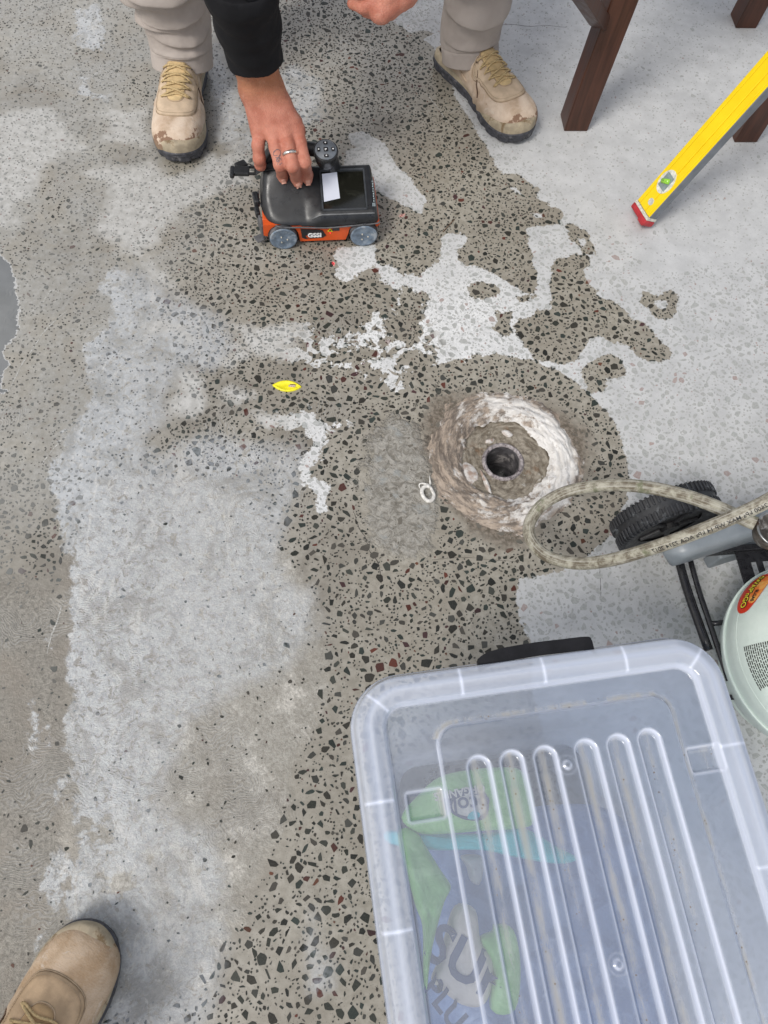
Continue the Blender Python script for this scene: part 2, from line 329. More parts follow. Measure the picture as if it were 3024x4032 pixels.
def polysd(px, py, P):
    D = np.full(px.shape, 1e9); n = len(P)
    for i in range(n):
        x1, y1 = P[i]; x2, y2 = P[(i + 1) % n]; ex, ey = x2 - x1, y2 - y1; L = ex * ex + ey * ey + 1e-12
        t = np.clip(((px - x1) * ex + (py - y1) * ey) / L, 0, 1); D = np.minimum(D, (px - x1 - t * ex) ** 2 + (py - y1 - t * ey) ** 2)
    D = np.sqrt(D); return np.where(inside(px, py, P), D, -D)          # + inside
def field(ops, X, Y):
    F = np.full(X.shape, -0.06)
    for s_, P in ops:
        W_ = [(g.x, g.y) for g in (G(*p) for p in P)]
        xs = [q[0] for q in W_]; ys = [q[1] for q in W_]
        m = (X > min(xs) - .05) & (X < max(xs) + .05) & (Y > min(ys) - .05) & (Y < max(ys) + .05)
        if not m.any(): continue
        D = polysd(X[m], Y[m], W_); F[m] = np.maximum(F[m], D) if s_ == '+' else np.minimum(F[m], -D)
    return F
GX = np.arange(-1.5, 1.4001, 0.007); GY = np.arange(-0.8, 2.5001, 0.007)
FX, FY = np.meshgrid(GX, GY, indexing='ij')
rad = np.hypot(FX - DX, FY - DY)
F_dry = field(dry_ops, FX, FY); F_dry = np.minimum(F_dry, rad - RCORE)
F_sl = field(slur_ops, FX, FY); F_pu = field(pud_ops, FX, FY); F_ro = field(rough_ops, FX, FY); F_mo = field(mort_ops, FX, FY)
F_br = 0.156 + 0.02 * np.sin(np.arctan2(FY - DY, FX - DX) * 3) - rad      # rusty dirt round the sealant
FIELDS = [np.clip(f / 0.03, -1, 1) for f in (F_dry, F_sl, F_pu, F_ro, F_mo, F_br)]
def samp(f, x, y):
    i = np.clip((np.asarray(x) - GX[0]) / 0.007, 0, len(GX) - 1.001); j = np.clip((np.asarray(y) - GY[0]) / 0.007, 0, len(GY) - 1.001)
    i0 = i.astype(int); j0 = j.astype(int); a = i - i0; b = j - j0
    return f[i0, j0] * (1 - a) * (1 - b) + f[i0 + 1, j0] * a * (1 - b) + f[i0, j0 + 1] * (1 - a) * b + f[i0 + 1, j0 + 1] * a * b
def put_fields(me, xy):
    for nm, ks in (('fa', (0, 1, 2)), ('fb', (3, 4, 5))):
        a = me.attributes.new(nm, 'FLOAT_VECTOR', 'POINT'); a.data.foreach_set('vector', np.stack([samp(FIELDS[k], xy[:, 0], xy[:, 1]) for k in ks], -1).astype(np.float32).ravel())
_a, _b = G(290, 3500), G(290, 1900); _d = (_b - _a).normalized(); LN = (_d.y, -_d.x, -(_a.x * _d.y - _a.y * _d.x))
def masks(s):
    """shared by the concrete and its stones: dry, slurry film, puddle, bare cement, mortar, dirt"""
    a = s.sep(s.attr('fa').outputs['Vector']); b = s.sep(s.attr('fb').outputs['Vector'])
    n1 = s.math('SUBTRACT', s.noise(38, 5, 0.62, 0.25), 0.5); n2 = s.math('SUBTRACT', s.noise(150, 4, 0.6), 0.5)
    gq = G(1480, 1480); oq = s.sep(s.P()); rq = s.math('SQRT', s.math('ADD', s.math('POWER', s.math('SUBTRACT', oq[0], gq.x), 2.0), s.math('POWER', s.math('SUBTRACT', oq[1], gq.y), 2.0)))
    nn = s.math('MULTIPLY', s.math('ADD', s.math('MULTIPLY', n1, 0.9), s.math('MULTIPLY', n2, 0.5)), s.rng(rq, .16, .34, 2.3, 1.0))
    nsoft = s.math('MULTIPLY', s.math('SUBTRACT', s.noise(14, 6, 0.65, 0.6), 0.5), 2.6)
    dryh = s.rng(s.math('ADD', a[0], nn), -0.03, 0.05)
    drys = s.math('MULTIPLY', s.rng(s.math('ADD', a[0], s.math('ADD', s.math('MULTIPLY', nsoft, 0.8), nn)), -0.35, 0.75), s.rng(s.noise(45, 6, .65, .4), .28, .5, .55, 1))
    lft = s.rng(s.sep(s.P())[0], -0.30, -0.17, 1, 0)
    dry = s.math('ADD', s.math('MULTIPLY', dryh, s.math('SUBTRACT', 1.0, lft)), s.math('MULTIPLY', drys, lft))
    gi = G(1440, 1420); ri = s.math('SQRT', s.math('ADD', s.math('POWER', s.math('SUBTRACT', oq[0], gi.x), 2.0), s.math('POWER', s.math('SUBTRACT', oq[1], gi.y), 2.0)))
    isl = s.math('MULTIPLY', s.rng(s.noise(48, 3, .5, .6), .51, .54), s.rng(s.math('ADD', ri, s.math('MULTIPLY', s.noise(12, 3), .1)), .24, .17)); dry = s.math('MULTIPLY', dry, s.math('SUBTRACT', 1.0, isl))
    slh = s.rng(s.math('ADD', a[1], s.math('ADD', s.math('MULTIPLY', nsoft, .9), s.math('MULTIPLY', nn, 1.5))), -0.13, 0.17)
    blot = s.math('MULTIPLY', s.math('SUBTRACT', s.noise(5.0, 8, 0.72, 0.5), 0.5), 5.0)
    sls = s.rng(s.math('ADD', s.math('MULTIPLY', a[1], 1.7), s.math('ADD', blot, nsoft)), -1.3, 1.1)
    o_ = s.sep(s.P()); ld = s.math('ADD', s.math('ADD', s.math('MULTIPLY', o_[0], LN[0]), s.math('MULTIPLY', o_[1], LN[1])), LN[2])
    hk = s.rng(ld, 0.05, 0.14, 1, 0)
    sl = s.math('ADD', s.math('MULTIPLY', slh, hk), s.math('MULTIPLY', s.math('MULTIPLY', sls, .85), s.math('SUBTRACT', 1.0, hk)))
    pu = s.rng(s.math('ADD', a[2], nn), -0.06, 0.06)
    ro = s.rng(s.math('ADD', b[0], nsoft), -0.5, 0.5)
    mo = s.rng(s.math('ADD', b[1], s.math('ADD', nsoft, s.math('MULTIPLY', nn, 1.5))), -0.25, 0.45)
    br = s.rng(s.math('ADD', b[2], s.math('ADD', nsoft, nn)), -0.6, 0.9)
    return dry, sl, pu, ro, mo, br, a, nn
def warp(s, sc, amt, rot=0.0, stretch=(1, 1, 1)):
    v = s.n('VectorMath', operation='ADD'); s.put(v.inputs[0], s.P()); m = s.n('VectorMath', operation='SCALE'); s.put(m.inputs[0], s.noise(sc, 3, col=True)); m.inputs['Scale'].default_value = amt
    s.put(v.inputs[1], m.outputs[0]); return s.mapv(v.outputs[0], stretch, (0, 0, rot))
s = NT('polished_concrete')
dry, sl_, pu, ro, mo, br, fa, nn = masks(s)
fine = s.noise(420, 5, 0.65); med = s.noise(70, 6, 0.6); big = s.noise(6, 4, 0.5); speck = s.vor(330, out=0); spc = s.vor(330, out=1)
c_wet = s.mix(s.rng(med, .3, .7), (0.262, 0.242, 0.198), (0.375, 0.35, 0.298)); c_wet = s.mix(s.rng(big, .35, .65), s.mix(0.5, c_wet, (0.235, 0.21, 0.17)), c_wet)
c_wet = s.mix(s.math('MULTIPLY', s.rng(fine, .5, .75), 0.35), c_wet, (0.32, 0.29, 0.25))
dk = s.math('MULTIPLY', s.rng(speck, 0.30, 0.16), s.math('GREATER_THAN', s.sep(spc)[0], 0.55))
c_wet = s.mix(s.math('MULTIPLY', dk, 0.45), c_wet, (0.07, 0.068, 0.06))
# dry: pale grey, brighter lime bloom along the drying rims
c_dry = s.mix(s.rng(s.noise(22, 6, .65), .3, .7), (0.47, 0.475, 0.475), (0.57, 0.575, 0.575))
c_dry = s.mix(s.math('MULTIPLY', s.rng(fine, .42, .7), 0.3), c_dry, (0.42, 0.42, 0.41))
gc = G(1560, 1500); _o = s.sep(s.P()); rc = s.math('SQRT', s.math('ADD', s.math('POWER', s.math('SUBTRACT', _o[0], gc.x), 2.0), s.math('POWER', s.math('SUBTRACT', _o[1], gc.y), 2.0)))
rim = s.math('MULTIPLY', s.rng(rc, .42, .22), s.rng(s.noise(5, 4), .35, .6, .45, 1)); c_dry = s.mix(s.math('MULTIPLY', rim, s.rng(s.noise(200, 5, .7, 1.0), .34, .6)), c_dry, (0.74, 0.745, 0.74))
leftpale = s.rng(s.sep(s.P())[0], -0.25, -0.12, 1, 0)
c_dry = s.mix(s.math('MULTIPLY', leftpale, 0.65), c_dry, s.mix(s.rng(med, .35, .65), (0.31, 0.30, 0.27), (0.46, 0.45, 0.42)))
c_dry = s.mix(s.math('MULTIPLY', dk, 0.3), c_dry, (0.25, 0.25, 0.23))
# cement skin without stones
cs = s.noise(160, 8, 0.72, 0.4); c_ro = s.mix(s.rng(cs, .36, .62), (0.135, 0.122, 0.098), (0.265, 0.245, 0.205)); c_ro = s.mix(s.rng(s.noise(9, 5), .45, .7), c_ro, (0.22, 0.19, 0.15)); rgt = s.rng(s.sep(s.P())[0], -.42, -.30); c_ro = s.mix(s.math('MULTIPLY', rgt, .8), c_ro, s.mix(s.rng(s.noise(130, 8, .75, .6), .38, .6), (0.25, 0.232, 0.195), (0.38, 0.36, 0.315))); c_ro = s.mix(s.math('MULTIPLY', s.math('MULTIPLY', rgt, s.rng(s.noise(16, 8, .7, .5), .5, .62)), .7), c_ro, s.mix(s.rng(s.noise(150, 8, .75, .6), .4, .6), (0.36, 0.34, 0.30), (0.66, 0.63, 0.57)))
c_sl = s.mix(s.rng(s.noise(55, 7, .7, .5), .35, .65), (0.37, 0.385, 0.395), (0.50, 0.515, 0.52)); c_sl = s.mix(s.math('MULTIPLY', s.rng(s.noise(190, 8, .75), .5, .62), 0.6), c_sl, (0.60, 0.58, 0.55))
c_sl = s.mix(s.math('MULTIPLY', s.rng(s.noise(120, 8, .75, 1.2), .6, .68), 0.7), c_sl, (0.19, 0.18, 0.155))
c = s.mix(ro, c_wet, c_ro)
# swirls left by a squeegee in the film
wv = s.n('TexWave', wave_type='RINGS', rings_direction='Z'); s.put(wv.inputs['Vector'], s.mapv(warp(s, 9, 0.16), (1, 1, 0), loc=(0.45, -0.72, 0))); wv.inputs['Scale'].default_value = 62; wv.inputs['Distortion'].default_value = 1.6; wv.inputs['Detail'].default_value = 3; wv.inputs['Detail Scale'].default_value = 2
swm = s.math('MULTIPLY', s.rng(s.noise(5.5, 3, .5, .5), .52, .62), s.rng(fa[0], 0.1, -0.4))
swl = s.math('MULTIPLY', swm, s.rng(s.sep(s.P())[0], 0.0, -0.15))
sw = s.math('MULTIPLY', swl, s.rng(wv.outputs[0], .35, .8))
c_sl = s.mix(s.math('MULTIPLY', s.rng(s.noise(11, 7, .7, .9), .46, .64), .62), c_sl, (0.235, 0.228, 0.205)); c_sl = s.mix(s.math('MULTIPLY', s.rng(s.noise(20, 9, .75, 1.5, vec=s.mapv(s.P(), (1, .45, 1), (0, 0, .5))), .55, .64), .55), c_sl, (0.62, 0.61, 0.58))
slk = s.math('MULTIPLY', sl_, s.rng(s.noise(75, 6, .7, .8), .30, .5))
slk = s.math('MAXIMUM', slk, s.math('MULTIPLY', sw, 0.25))
slk = s.math('MINIMUM', s.math('MULTIPLY', slk, 0.93), s.rng(s.math('MULTIPLY', sw, swl), 0.9, 1.0, 1.0, 0.7))
stn = s.math('MULTIPLY', s.rng(s.noise(4.5, 7, .7, .7), .46, .66), s.rng(s.sep(s.P())[0], .1, -.1)); c = s.mix(s.math('MULTIPLY', stn, .62), c, (0.16, 0.14, 0.11))
hz = s.math('MULTIPLY', s.math('MULTIPLY', s.rng(s.sep(s.P())[0], -.34, -.60), s.rng(s.sep(s.P())[1], .3, .6)), s.rng(s.noise(7, 7, .7, .6), .34, .60)); c = s.mix(s.math('MULTIPLY', hz, .5), c, s.mix(s.rng(s.noise(90, 8, .75), .4, .62), (0.27, 0.27, 0.25), (0.40, 0.405, 0.395)))
c = s.mix(slk, c, c_sl)
c = s.mix(dry, c, c_dry)
c = s.mix(pu, c, s.mix(s.rng(s.noise(18, 3), .3, .7), (0.15, 0.155, 0.152), (0.185, 0.19, 0.188)))
c = s.mix(s.math('MULTIPLY', s.math('COMPARE', s.math('ADD', fa[2], nn), 0.0, 0.045), 0.8), c, (0.50, 0.50, 0.49))
mc = s.noise(75, 9, .72, .8); c_mo = s.mix(s.rng(mc, .38, .6), (0.21, 0.195, 0.165), (0.40, 0.38, 0.34)); c_mo = s.mix(s.rng(s.noise(34, 6), .55, .68), c_mo, (0.33, 0.335, 0.32))
c = s.mix(mo, c, c_mo)
c = s.mix(s.math('MULTIPLY', br, 0.85), c, s.mix(s.rng(s.noise(120, 8, .7), .4, .62), (0.075, 0.058, 0.04), (0.23, 0.19, 0.15)))
wetk = s.math('SUBTRACT', 1.0, s.math('MAXIMUM', dry, s.math('MULTIPLY', mo, 0.7)))
r = s.math('ADD', s.math('MULTIPLY', wetk, -0.5), 0.82); r = s.math('SUBTRACT', r, s.math('MULTIPLY', pu, 0.25)); r = s.math('SUBTRACT', r, s.math('MULTIPLY', s.math('MULTIPLY', slk, wetk), 0.20))
hgt = s.math('ADD', s.math('MULTIPLY', cs, s.math('ADD', s.math('MULTIPLY', ro, 0.9), 0.12)), s.math('MULTIPLY', mc, s.math('MULTIPLY', mo, 3.0)))
hgt = s.math('ADD', hgt, s.math('MULTIPLY', sw, 0.10)); hgt = s.math('MULTIPLY', hgt, s.math('SUBTRACT', 1.0, pu))
MAT_FLOOR = s.set(c, r, s.bump(s.math('ADD', hgt, s.math('MULTIPLY', s.math('MULTIPLY', slk, .35), s.noise(28, 3, .5, 1.0))), 0.9, 0.0026), spec=s.math('ADD', .35, s.math('MULTIPLY', s.math('MULTIPLY', wetk, s.rng(s.sep(s.P())[0], .1, -.2)), .6)))
# stones
s = NT('aggregate_stone')
dry, sl_, pu, ro, mo, br, fa, nn = masks(s)
tone = s.attr('tone').outputs['Color']; v = s.noise(500, 4, .6); tv = s.mix(s.math('MULTIPLY', s.rng(v, .35, .7), .22), s.mix(0.45, tone, (0.004, 0.004, 0.004)), (0.10, 0.10, 0.085))
pale = s.mix(0.5, s.mix(0.35, tone, (0.42, 0.43, 0.41)), (0.50, 0.51, 0.50)); pale = s.mix(s.rng(s.noise(300, 4), .3, .8), pale, (0.47, 0.475, 0.46))
pale = s.mix(0.35, pale, s.mix(s.math('MULTIPLY', 0.0, 1.0), tone, tone)) if False else pale
redk = s.rng(s.math('DIVIDE', s.sep(tone)[0], s.math('ADD', s.sep(tone)[1], 0.001)), 1.6, 2.2)
pale = s.mix(s.math('MULTIPLY', redk, 0.30), pale, (0.30, 0.13, 0.10))
c = s.mix(s.math('MULTIPLY', s.math('MULTIPLY', sl_, s.rng(s.noise(90, 5), .3, .6)), .75), tv, (0.30, 0.32, 0.34))
c = s.mix(s.math('MULTIPLY', s.math('MULTIPLY', s.rng(s.sep(s.P())[0], -.34, -.60), s.rng(s.noise(7, 7, .7, .6), .34, .60)), .6), c, (0.27, 0.27, 0.255))
c = s.mix(s.math('MULTIPLY', dry, s.rng(s.sep(s.P())[0], -0.30, -0.15, .45, 1)), c, pale); c = s.mix(s.math('MULTIPLY', s.math('MAXIMUM', mo, br), .8), c, (0.17, 0.155, 0.13))
MAT_STONE = s.set(c, s.math('ADD', s.math('MULTIPLY', dry, 0.4), 0.4), s.bump(v, .15, .0005), spec=.18)
# sheet
xs = np.concatenate([[-40, -12, -4, -2.2], GX[::1], [1.6, 2.2, 4, 12, 40]]); ys = np.concatenate([[-40, -12, -4, -1.4], GY[::1], [2.8, 4, 8, 16, 40]])
XX, YY = np.meshgrid(xs, ys, indexing='ij'); n1_, n2_ = XX.shape
ZZ = np.zeros_like(XX); R_ = np.hypot(XX - DX, YY - DY)
vs = np.stack([XX.ravel(), YY.ravel(), ZZ.ravel()], -1)
ii, jj = np.meshgrid(np.arange(n1_ - 1), np.arange(n2_ - 1), indexing='ij'); a_ = (ii * n2_ + jj).ravel()
fs = np.stack([a_, a_ + n2_, a_ + n2_ + 1, a_ + 1], -1)
RH = 0.098
keepf = (R_.ravel()[fs] > RH).all(1)
floor = npmesh('concrete_floor', vs, fs[keepf], MAT_FLOOR, sm=False); tag(floor, kind='structure')
put_fields(floor.data, vs[:, :2])
# stones: place, then build
rng = np.random.default_rng(11)
zero_big = field([('+', cF([(1080, -150), (1800, -150), (1800, 520), (1420, 600), (1230, 430), (1180, 380), (1080, 300), (960, 90)]))], FX, FY)      # few small ones, top right
zero_ul = field([('+', cF([(-200, -150), (560, -150), (540, 300), (420, 470), (330, 640), (420, 880), (300, 1000), (-200, 1040)]))], FX, FY)
big_lo = field([('+', cF([(640, 930), (500, 2500), (1500, 2500), (1800, 1500), (1800, 640), (1330, 620), (1200, 560), (1000, 640), (700, 640)]))], FX, FY)
F_ro2 = F_ro; placed = []; cell = {}
def try_place(x, y, r):
    k = (int(x // .02), int(y // .02))
    for a in (-1, 0, 1):
        for b in (-1, 0, 1):
            for (u, v, q) in cell.get((k[0] + a, k[1] + b), ()):
                if (u - x) ** 2 + (v - y) ** 2 < (r + q) ** 2 * .85: return False
    cell.setdefault(k, []).append((x, y, r)); placed.append((x, y, r)); return True
NC = 340000
cx_ = rng.uniform(-1.3, 1.2, NC); cy_ = rng.uniform(-0.6, 2.3, NC)
rr = np.sort(0.0013 * (1 - rng.random(NC)) ** (-1 / 1.75))[::-1]; rr = np.minimum(rr, 0.0068 + 0.0035 * rng.random(NC) ** 3)
rr[:400] = rr[:400] * rng.uniform(.6, 1, 400)
sro = samp(F_ro, cx_, cy_); smo = samp(F_mo, cx_, cy_); spu = samp(F_pu, cx_, cy_); sbr = samp(F_br, cx_, cy_); stz = samp(zero_big, cx_, cy_); sul = samp(zero_ul, cx_, cy_); slo = samp(big_lo, cx_, cy_); ssl = samp(F_sl, cx_, cy_)
cxy = WC.T @ np.stack([cx_, cy_, np.zeros(NC) - HC]); ppx = 1512 + FPX * cxy[0] / -cxy[2]; ppy = 2016 - FPX * cxy[1] / -cxy[2]
vis = (ppx > -500) & (ppx < 4300) & (ppy > -100) & (ppy < 5300)
for i in range(NC):
    x, y, r_ = cx_[i], cy_[i], rr[i]
    if not vis[i]: continue
    p = 1.0 if r_ > .0021 else .55
    if sro[i] > 0: p *= 0.06 if r_ < .004 else 0.02
    elif sro[i] > -.03: p *= .5
    if smo[i] > -.004: p *= 0.05
    if spu[i] > 0: continue
    if sbr[i] > 0.0: p *= .15
    if np.hypot(x - DX, y - DY) < .125: continue
    if stz[i] > 0: p *= .22 if r_ < .003 else 0.02
    elif stz[i] > -.06: p *= .6 if r_ < .004 else .3
    if sul[i] > 0: p *= .5 if r_ < .003 else (.16 if r_ < .006 else 0)
    if slo[i] < 0 and r_ > .0065: p *= .35
    if ssl[i] > 0: p *= .6
    if rng.random() < p: try_place(x, y, r_)
TONES = [(0.050, 0.055, 0.045), (0.035, 0.037, 0.033), (0.075, 0.08, 0.068), (0.06, 0.055, 0.045), (0.095, 0.095, 0.085), (0.05, 0.065, 0.058), (0.11, 0.10, 0.085)]
REDS = [(0.16, 0.045, 0.03), (0.11, 0.04, 0.033), (0.19, 0.075, 0.045), (0.10, 0.045, 0.05)]
def stone_poly(r_):
    n = RN.choice((4, 5, 5, 6, 7)); a0 = RN.random() * 6.28; el = RN.uniform(.38, .95); th = RN.random() * PI
    o = []
    for k in range(n):
        a = a0 + 2 * PI * (k + RN.uniform(-.38, .38)) / n; q = r_ * RN.uniform(.72, 1.3); x, y = q * math.cos(a), q * math.sin(a) * el
        o.append((x * math.cos(th) - y * math.sin(th), x * math.sin(th) + y * math.cos(th)))
    # cut corners slightly
    p = []
    for k in range(n):
        a, b, c_ = o[k - 1], o[k], o[(k + 1) % n]
        p.append((b[0] + (a[0] - b[0]) * .07, b[1] + (a[1] - b[1]) * .07)); p.append((b[0] + (c_[0] - b[0]) * .07, b[1] + (c_[1] - b[1]) * .07))
    return p
placed.sort(key=lambda q: -q[2])
def vis_size(q):
    g = WC.T @ np.array([q[0], q[1], -HC]); return q[2] / -g[2]
placed.sort(key=lambda q: -vis_size(q))
def stone_mesh(items, name):
    V, F_, T = [], [], []
    for (x, y, r_) in items:
        P = stone_poly(r_) if r_ > .0022 else [(r_ * math.cos(a) * RN.uniform(.6, 1.2), r_ * math.sin(a) * RN.uniform(.6, 1.2)) for a in (0.2, 1.3, 2.5, 3.7, 5.0)]
        b = len(V); n = len(P); zt = 0.00035 + 0.0003 * RN.random()
        for (u, v_) in P: V.append((x + u, y + v_, -0.001))
        for (u, v_) in P: V.append((x + u * .97, y + v_ * .97, zt))
        F_.append([b + n + k for k in range(n)])
        for k in range(n): F_.append([b + k, b + (k + 1) % n, b + n + (k + 1) % n, b + n + k])
        t = RN.choice(REDS) if RN.random() < .05 else RN.choice(TONES); f_ = RN.uniform(.7, 1.35); t = tuple(q * f_ for q in t)
        T += [(*t, 1)] * (2 * n)
    me = bpy.data.meshes.new(name); me.from_pydata(V, [], F_); me.update(); me.materials.append(MAT_STONE)
    put_fields(me, np.array(V)[:, :2]); a = me.attributes.new('tone', 'FLOAT_COLOR', 'POINT'); a.data.foreach_set('color', np.array(T, np.float32).ravel())
    return me
for q in placed[:300]:
    link(bpy.data.objects.new('stone', stone_mesh([q], 'stone')), floor)
tag(link(bpy.data.objects.new('small_stones', stone_mesh(placed[300:], 'small_stones')), floor), kind='stuff')
print('stones', len(placed))
# ================================================================== DRAIN
from mathutils import noise as MN
def fbm(x, y, z, o=4):
    return MN.fractal(Vector((x, y, z)), 0.9, 2.0, o)
def polar_mesh(name, r0, r1, nr, nth, zf, mat, parent, wob=None):
    V, F_ = [], []
    for i in range(nr + 1):
        for k in range(nth):
            t = 2 * PI * k / nth; r = r0 + (r1 - r0) * i / nr
            if wob: r = wob(i / nr, t, r)
            V.append((r * math.cos(t), r * math.sin(t), zf(r, t, i / nr)))
    for i in range(nr):
        for k in range(nth):
            a = i * nth + k; b = i * nth + (k + 1) % nth; F_.append((a, a + nth, b + nth, b))
    return mob(name, V, F_, mat, parent, True)
def polar_vec(s, kr, kt):
    o = s.sep(s.obj()); th = s.math('ARCTAN2', o[1], o[0]); r = s.math('SQRT', s.math('ADD', s.math('MULTIPLY', o[0], o[0]), s.math('MULTIPLY', o[1], o[1])))
    th2 = s.math('ADD', th, s.math('MULTIPLY', r, 9.0))
    c = s.n('CombineXYZ'); s.put(c.inputs[0], s.math('MULTIPLY', s.math('COSINE', th2), kt)); s.put(c.inputs[1], s.math('MULTIPLY', s.math('SINE', th2), kt)); s.put(c.inputs[2], s.math('MULTIPLY', r, kr))
    return c.outputs[0], o, r
s = NT('sealant'); pv, ob, rr_ = polar_vec(s, 60, 3.0)
st = s.noise(1.3, 6, .65, .5, vec=pv); n2 = s.noise(38, 6, .7, .4, vec=s.obj())
white = s.mix(s.rng(st, .35, .65), (0.58, 0.555, 0.52), (0.76, 0.745, 0.72))
brown = s.mix(s.rng(s.noise(1.6, 7, .75, .3, vec=pv), .4, .62), (0.085, 0.058, 0.036), (0.33, 0.255, 0.19))
lean = s.math('ADD', s.math('MULTIPLY', ob[0], -4.2), s.math('MULTIPLY', ob[1], -1.3))
dm = s.rng(s.math('ADD', s.math('ADD', lean, s.math('MULTIPLY', s.math('SUBTRACT', n2, .5), 2.6)), s.math('MULTIPLY', s.math('SUBTRACT', st, .5), 2.4)), -.30, .30)
dm = s.math('MAXIMUM', dm, s.math('MULTIPLY', s.rng(rr_, .122, .14), s.rng(n2, .35, .55)))
c = s.mix(s.math('MULTIPLY', dm, .9), white, brown)
M_SEAL = s.set(c, 0.62, s.bump(s.math('ADD', st, s.math('MULTIPLY', n2, .3)), 1.0, .002))
s = NT('dirty_basin'); pv, ob, rr_ = polar_vec(s, 70, 2.5)
a = s.noise(1.4, 8, .7, .6, vec=pv); b_ = s.noise(60, 8, .72, .5, vec=s.obj())
c = s.mix(s.rng(a, .35, .65), (0.12, 0.096, 0.066), (0.31, 0.275, 0.22)); c = s.mix(s.rng(b_, .6, .68), c, (0.42, 0.40, 0.36)); c = s.mix(s.rng(s.noise(25, 5, vec=s.obj()), .55, .7), c, (0.17, 0.095, 0.045))
M_BASIN = s.set(c, s.rng(b_, .3, .7, .25, .6), s.bump(s.math('ADD', a, b_), .9, .002))
drain = empty('floor_drain', (DX, DY, 0), 'round floor drain ringed with smeared white sealant and brown grime', 'drain')
def seal_z(r, t, q):
    crest = math.exp(-((r - .106) / .016) ** 2) * .0075 + math.exp(-((r - .128) / .010) ** 2) * .003
    st = fbm(math.cos(t + r * 9) * 3.5, math.sin(t + r * 9) * 3.5, r * 85) * .0042 + fbm(math.cos(t) * 8, math.sin(t) * 8, r * 150) * .0020
    e = min(1, (1 - q) / .16); e0 = min(1, q / .1)
    return (0.0012 + crest + st * min(e, e0)) * e + (-.004) * (1 - e0) - .0005 * (1 - e)
polar_mesh('sealant_ring', .080, .146, 44, 260, seal_z, M_SEAL, drain, lambda q, t, r: r + (q * .016 * fbm(math.cos(t) * 2.5, math.sin(t) * 2.5, 7) + q * .006 * fbm(math.cos(t) * 12, math.sin(t) * 12, 2) + (1 - q) * .012 * fbm(math.cos(t) * 2.2, math.sin(t) * 2.2, 3)))
polar_mesh('basin', .034, .100, 36, 200, lambda r, t, q: -.012 + .008 * q + .0018 * fbm(math.cos(t + r * 20) * 3, math.sin(t + r * 20) * 3, r * 110) + .0012 * fbm(math.cos(t) * 7, math.sin(t) * 7, r * 90), M_BASIN, drain)
M_PIPE = simple('pipe_plastic', (0.10, 0.095, 0.10), .35, var=.5, sc=90, dirt=((0.33, 0.31, 0.30), .52))
polar_mesh('pipe_lip', .0315, .040, 8, 90, lambda r, t, q: -.0105 + .0045 * math.sin(q * PI) + .0012 * fbm(math.cos(t) * 5, math.sin(t) * 5, 1), simple('pipe_lip_grime', (0.30, 0.27, 0.27), .5, var=.5, sc=160, dirt=((0.08, 0.06, 0.07), .5)), drain)
bm = bmesh.new(); rings = []
for z in (-.011, -.05, -.10, -.16, -.22): rings.append([bm.verts.new((.033 * math.cos(2 * PI * k / 64), .033 * math.sin(2 * PI * k / 64), z)) for k in range(64)])
for A_, B_ in zip(rings, rings[1:]):
    for k in range(64): bm.faces.new((A_[k], B_[k], B_[(k + 1) % 64], A_[(k + 1) % 64]))
bob('pipe', bm, M_PIPE, drain, True)
s = NT('drain_water'); M_WATER = s.set((0.03, 0.035, 0.032), .03, s.bump(s.noise(60, 2, vec=s.obj()), .15, .002), spec=1.0)
bm = bmesh.new(); bmesh.ops.create_circle(bm, cap_ends=True, segments=64, radius=.034, matrix=Matrix.Translation((0, 0, -.105))); bob('standing_water', bm, M_WATER, drain)
# pale bars painting the bright reflections in the drain water
bm = bmesh.new()
for k, (x, ln) in enumerate(((-.012, .016), (-.004, .020), (.005, .014), (.013, .012))): bx(bm, (x, -.012 + ln * .1, -.098), (.0042, ln, .003), Matrix.Rotation(.35, 3, 'Z'), .0012)
bob('water_glint', bm, simple('glint_pale', (0.50, 0.52, 0.52), .2), drain)
s = NT('sealant_blob'); M_BLOB = s.set(s.mix(s.rng(s.noise(70, 5, vec=s.obj()), .4, .65), (0.62, 0.6, 0.57), (0.34, 0.25, 0.2)), .55, s.bump(s.noise(120, 5, vec=s.obj()), .6, .002))
def blob(pts, zs, nm='sealant_smear'):
    cx0 = sum(p[0] for p in pts) / len(pts); cy0 = sum(p[1] for p in pts) / len(pts); V, F_ = [], []; W_ = []
    pl = spline([G(x, y, 0) - Vector((DX, DY, 0)) for x, y in pts], 5, True); n = len(pl); c0 = sum(pl, Vector()) / n
    for q in (1.0, .85, .6, .3):
        for p in pl:
            u = c0.lerp(p, q); V.append((u.x, u.y, zs + (1 - q ** 3) * .005 + .0016 * fbm(u.x * 160, u.y * 160, 1)))
    V.append((c0.x, c0.y, zs + .005))
    for i in range(3):
        for k in range(n): F_.append((i * n + k, i * n + (k + 1) % n, (i + 1) * n + (k + 1) % n, (i + 1) * n + k))
    for k in range(n): F_.append((3 * n + k, 3 * n + (k + 1) % n, 4 * n))
    mob(nm, V, F_, M_BLOB, drain, True)
def z5(L): return [(1450 + x / 1.58, 1400 + y / 1.58) for x, y in L]
blob(z5([(520, 560), (560, 545), (575, 575), (600, 580), (560, 600), (570, 640), (550, 700), (535, 650), (530, 600)]), -.008)
blob(z5([(600, 650), (660, 680), (690, 740), (665, 785), (620, 800), (560, 800), (590, 740), (570, 690)]), -.008)
blob(z5([(700, 700), (730, 740), (760, 800), (770, 850), (740, 820), (715, 760)]), -.007)
blob(z5([(835, 455), (870, 450), (905, 480), (880, 495), (845, 480)]), -.008)
blob(z5([(740, 505), (790, 500), (780, 525), (735, 530)]), -.011)
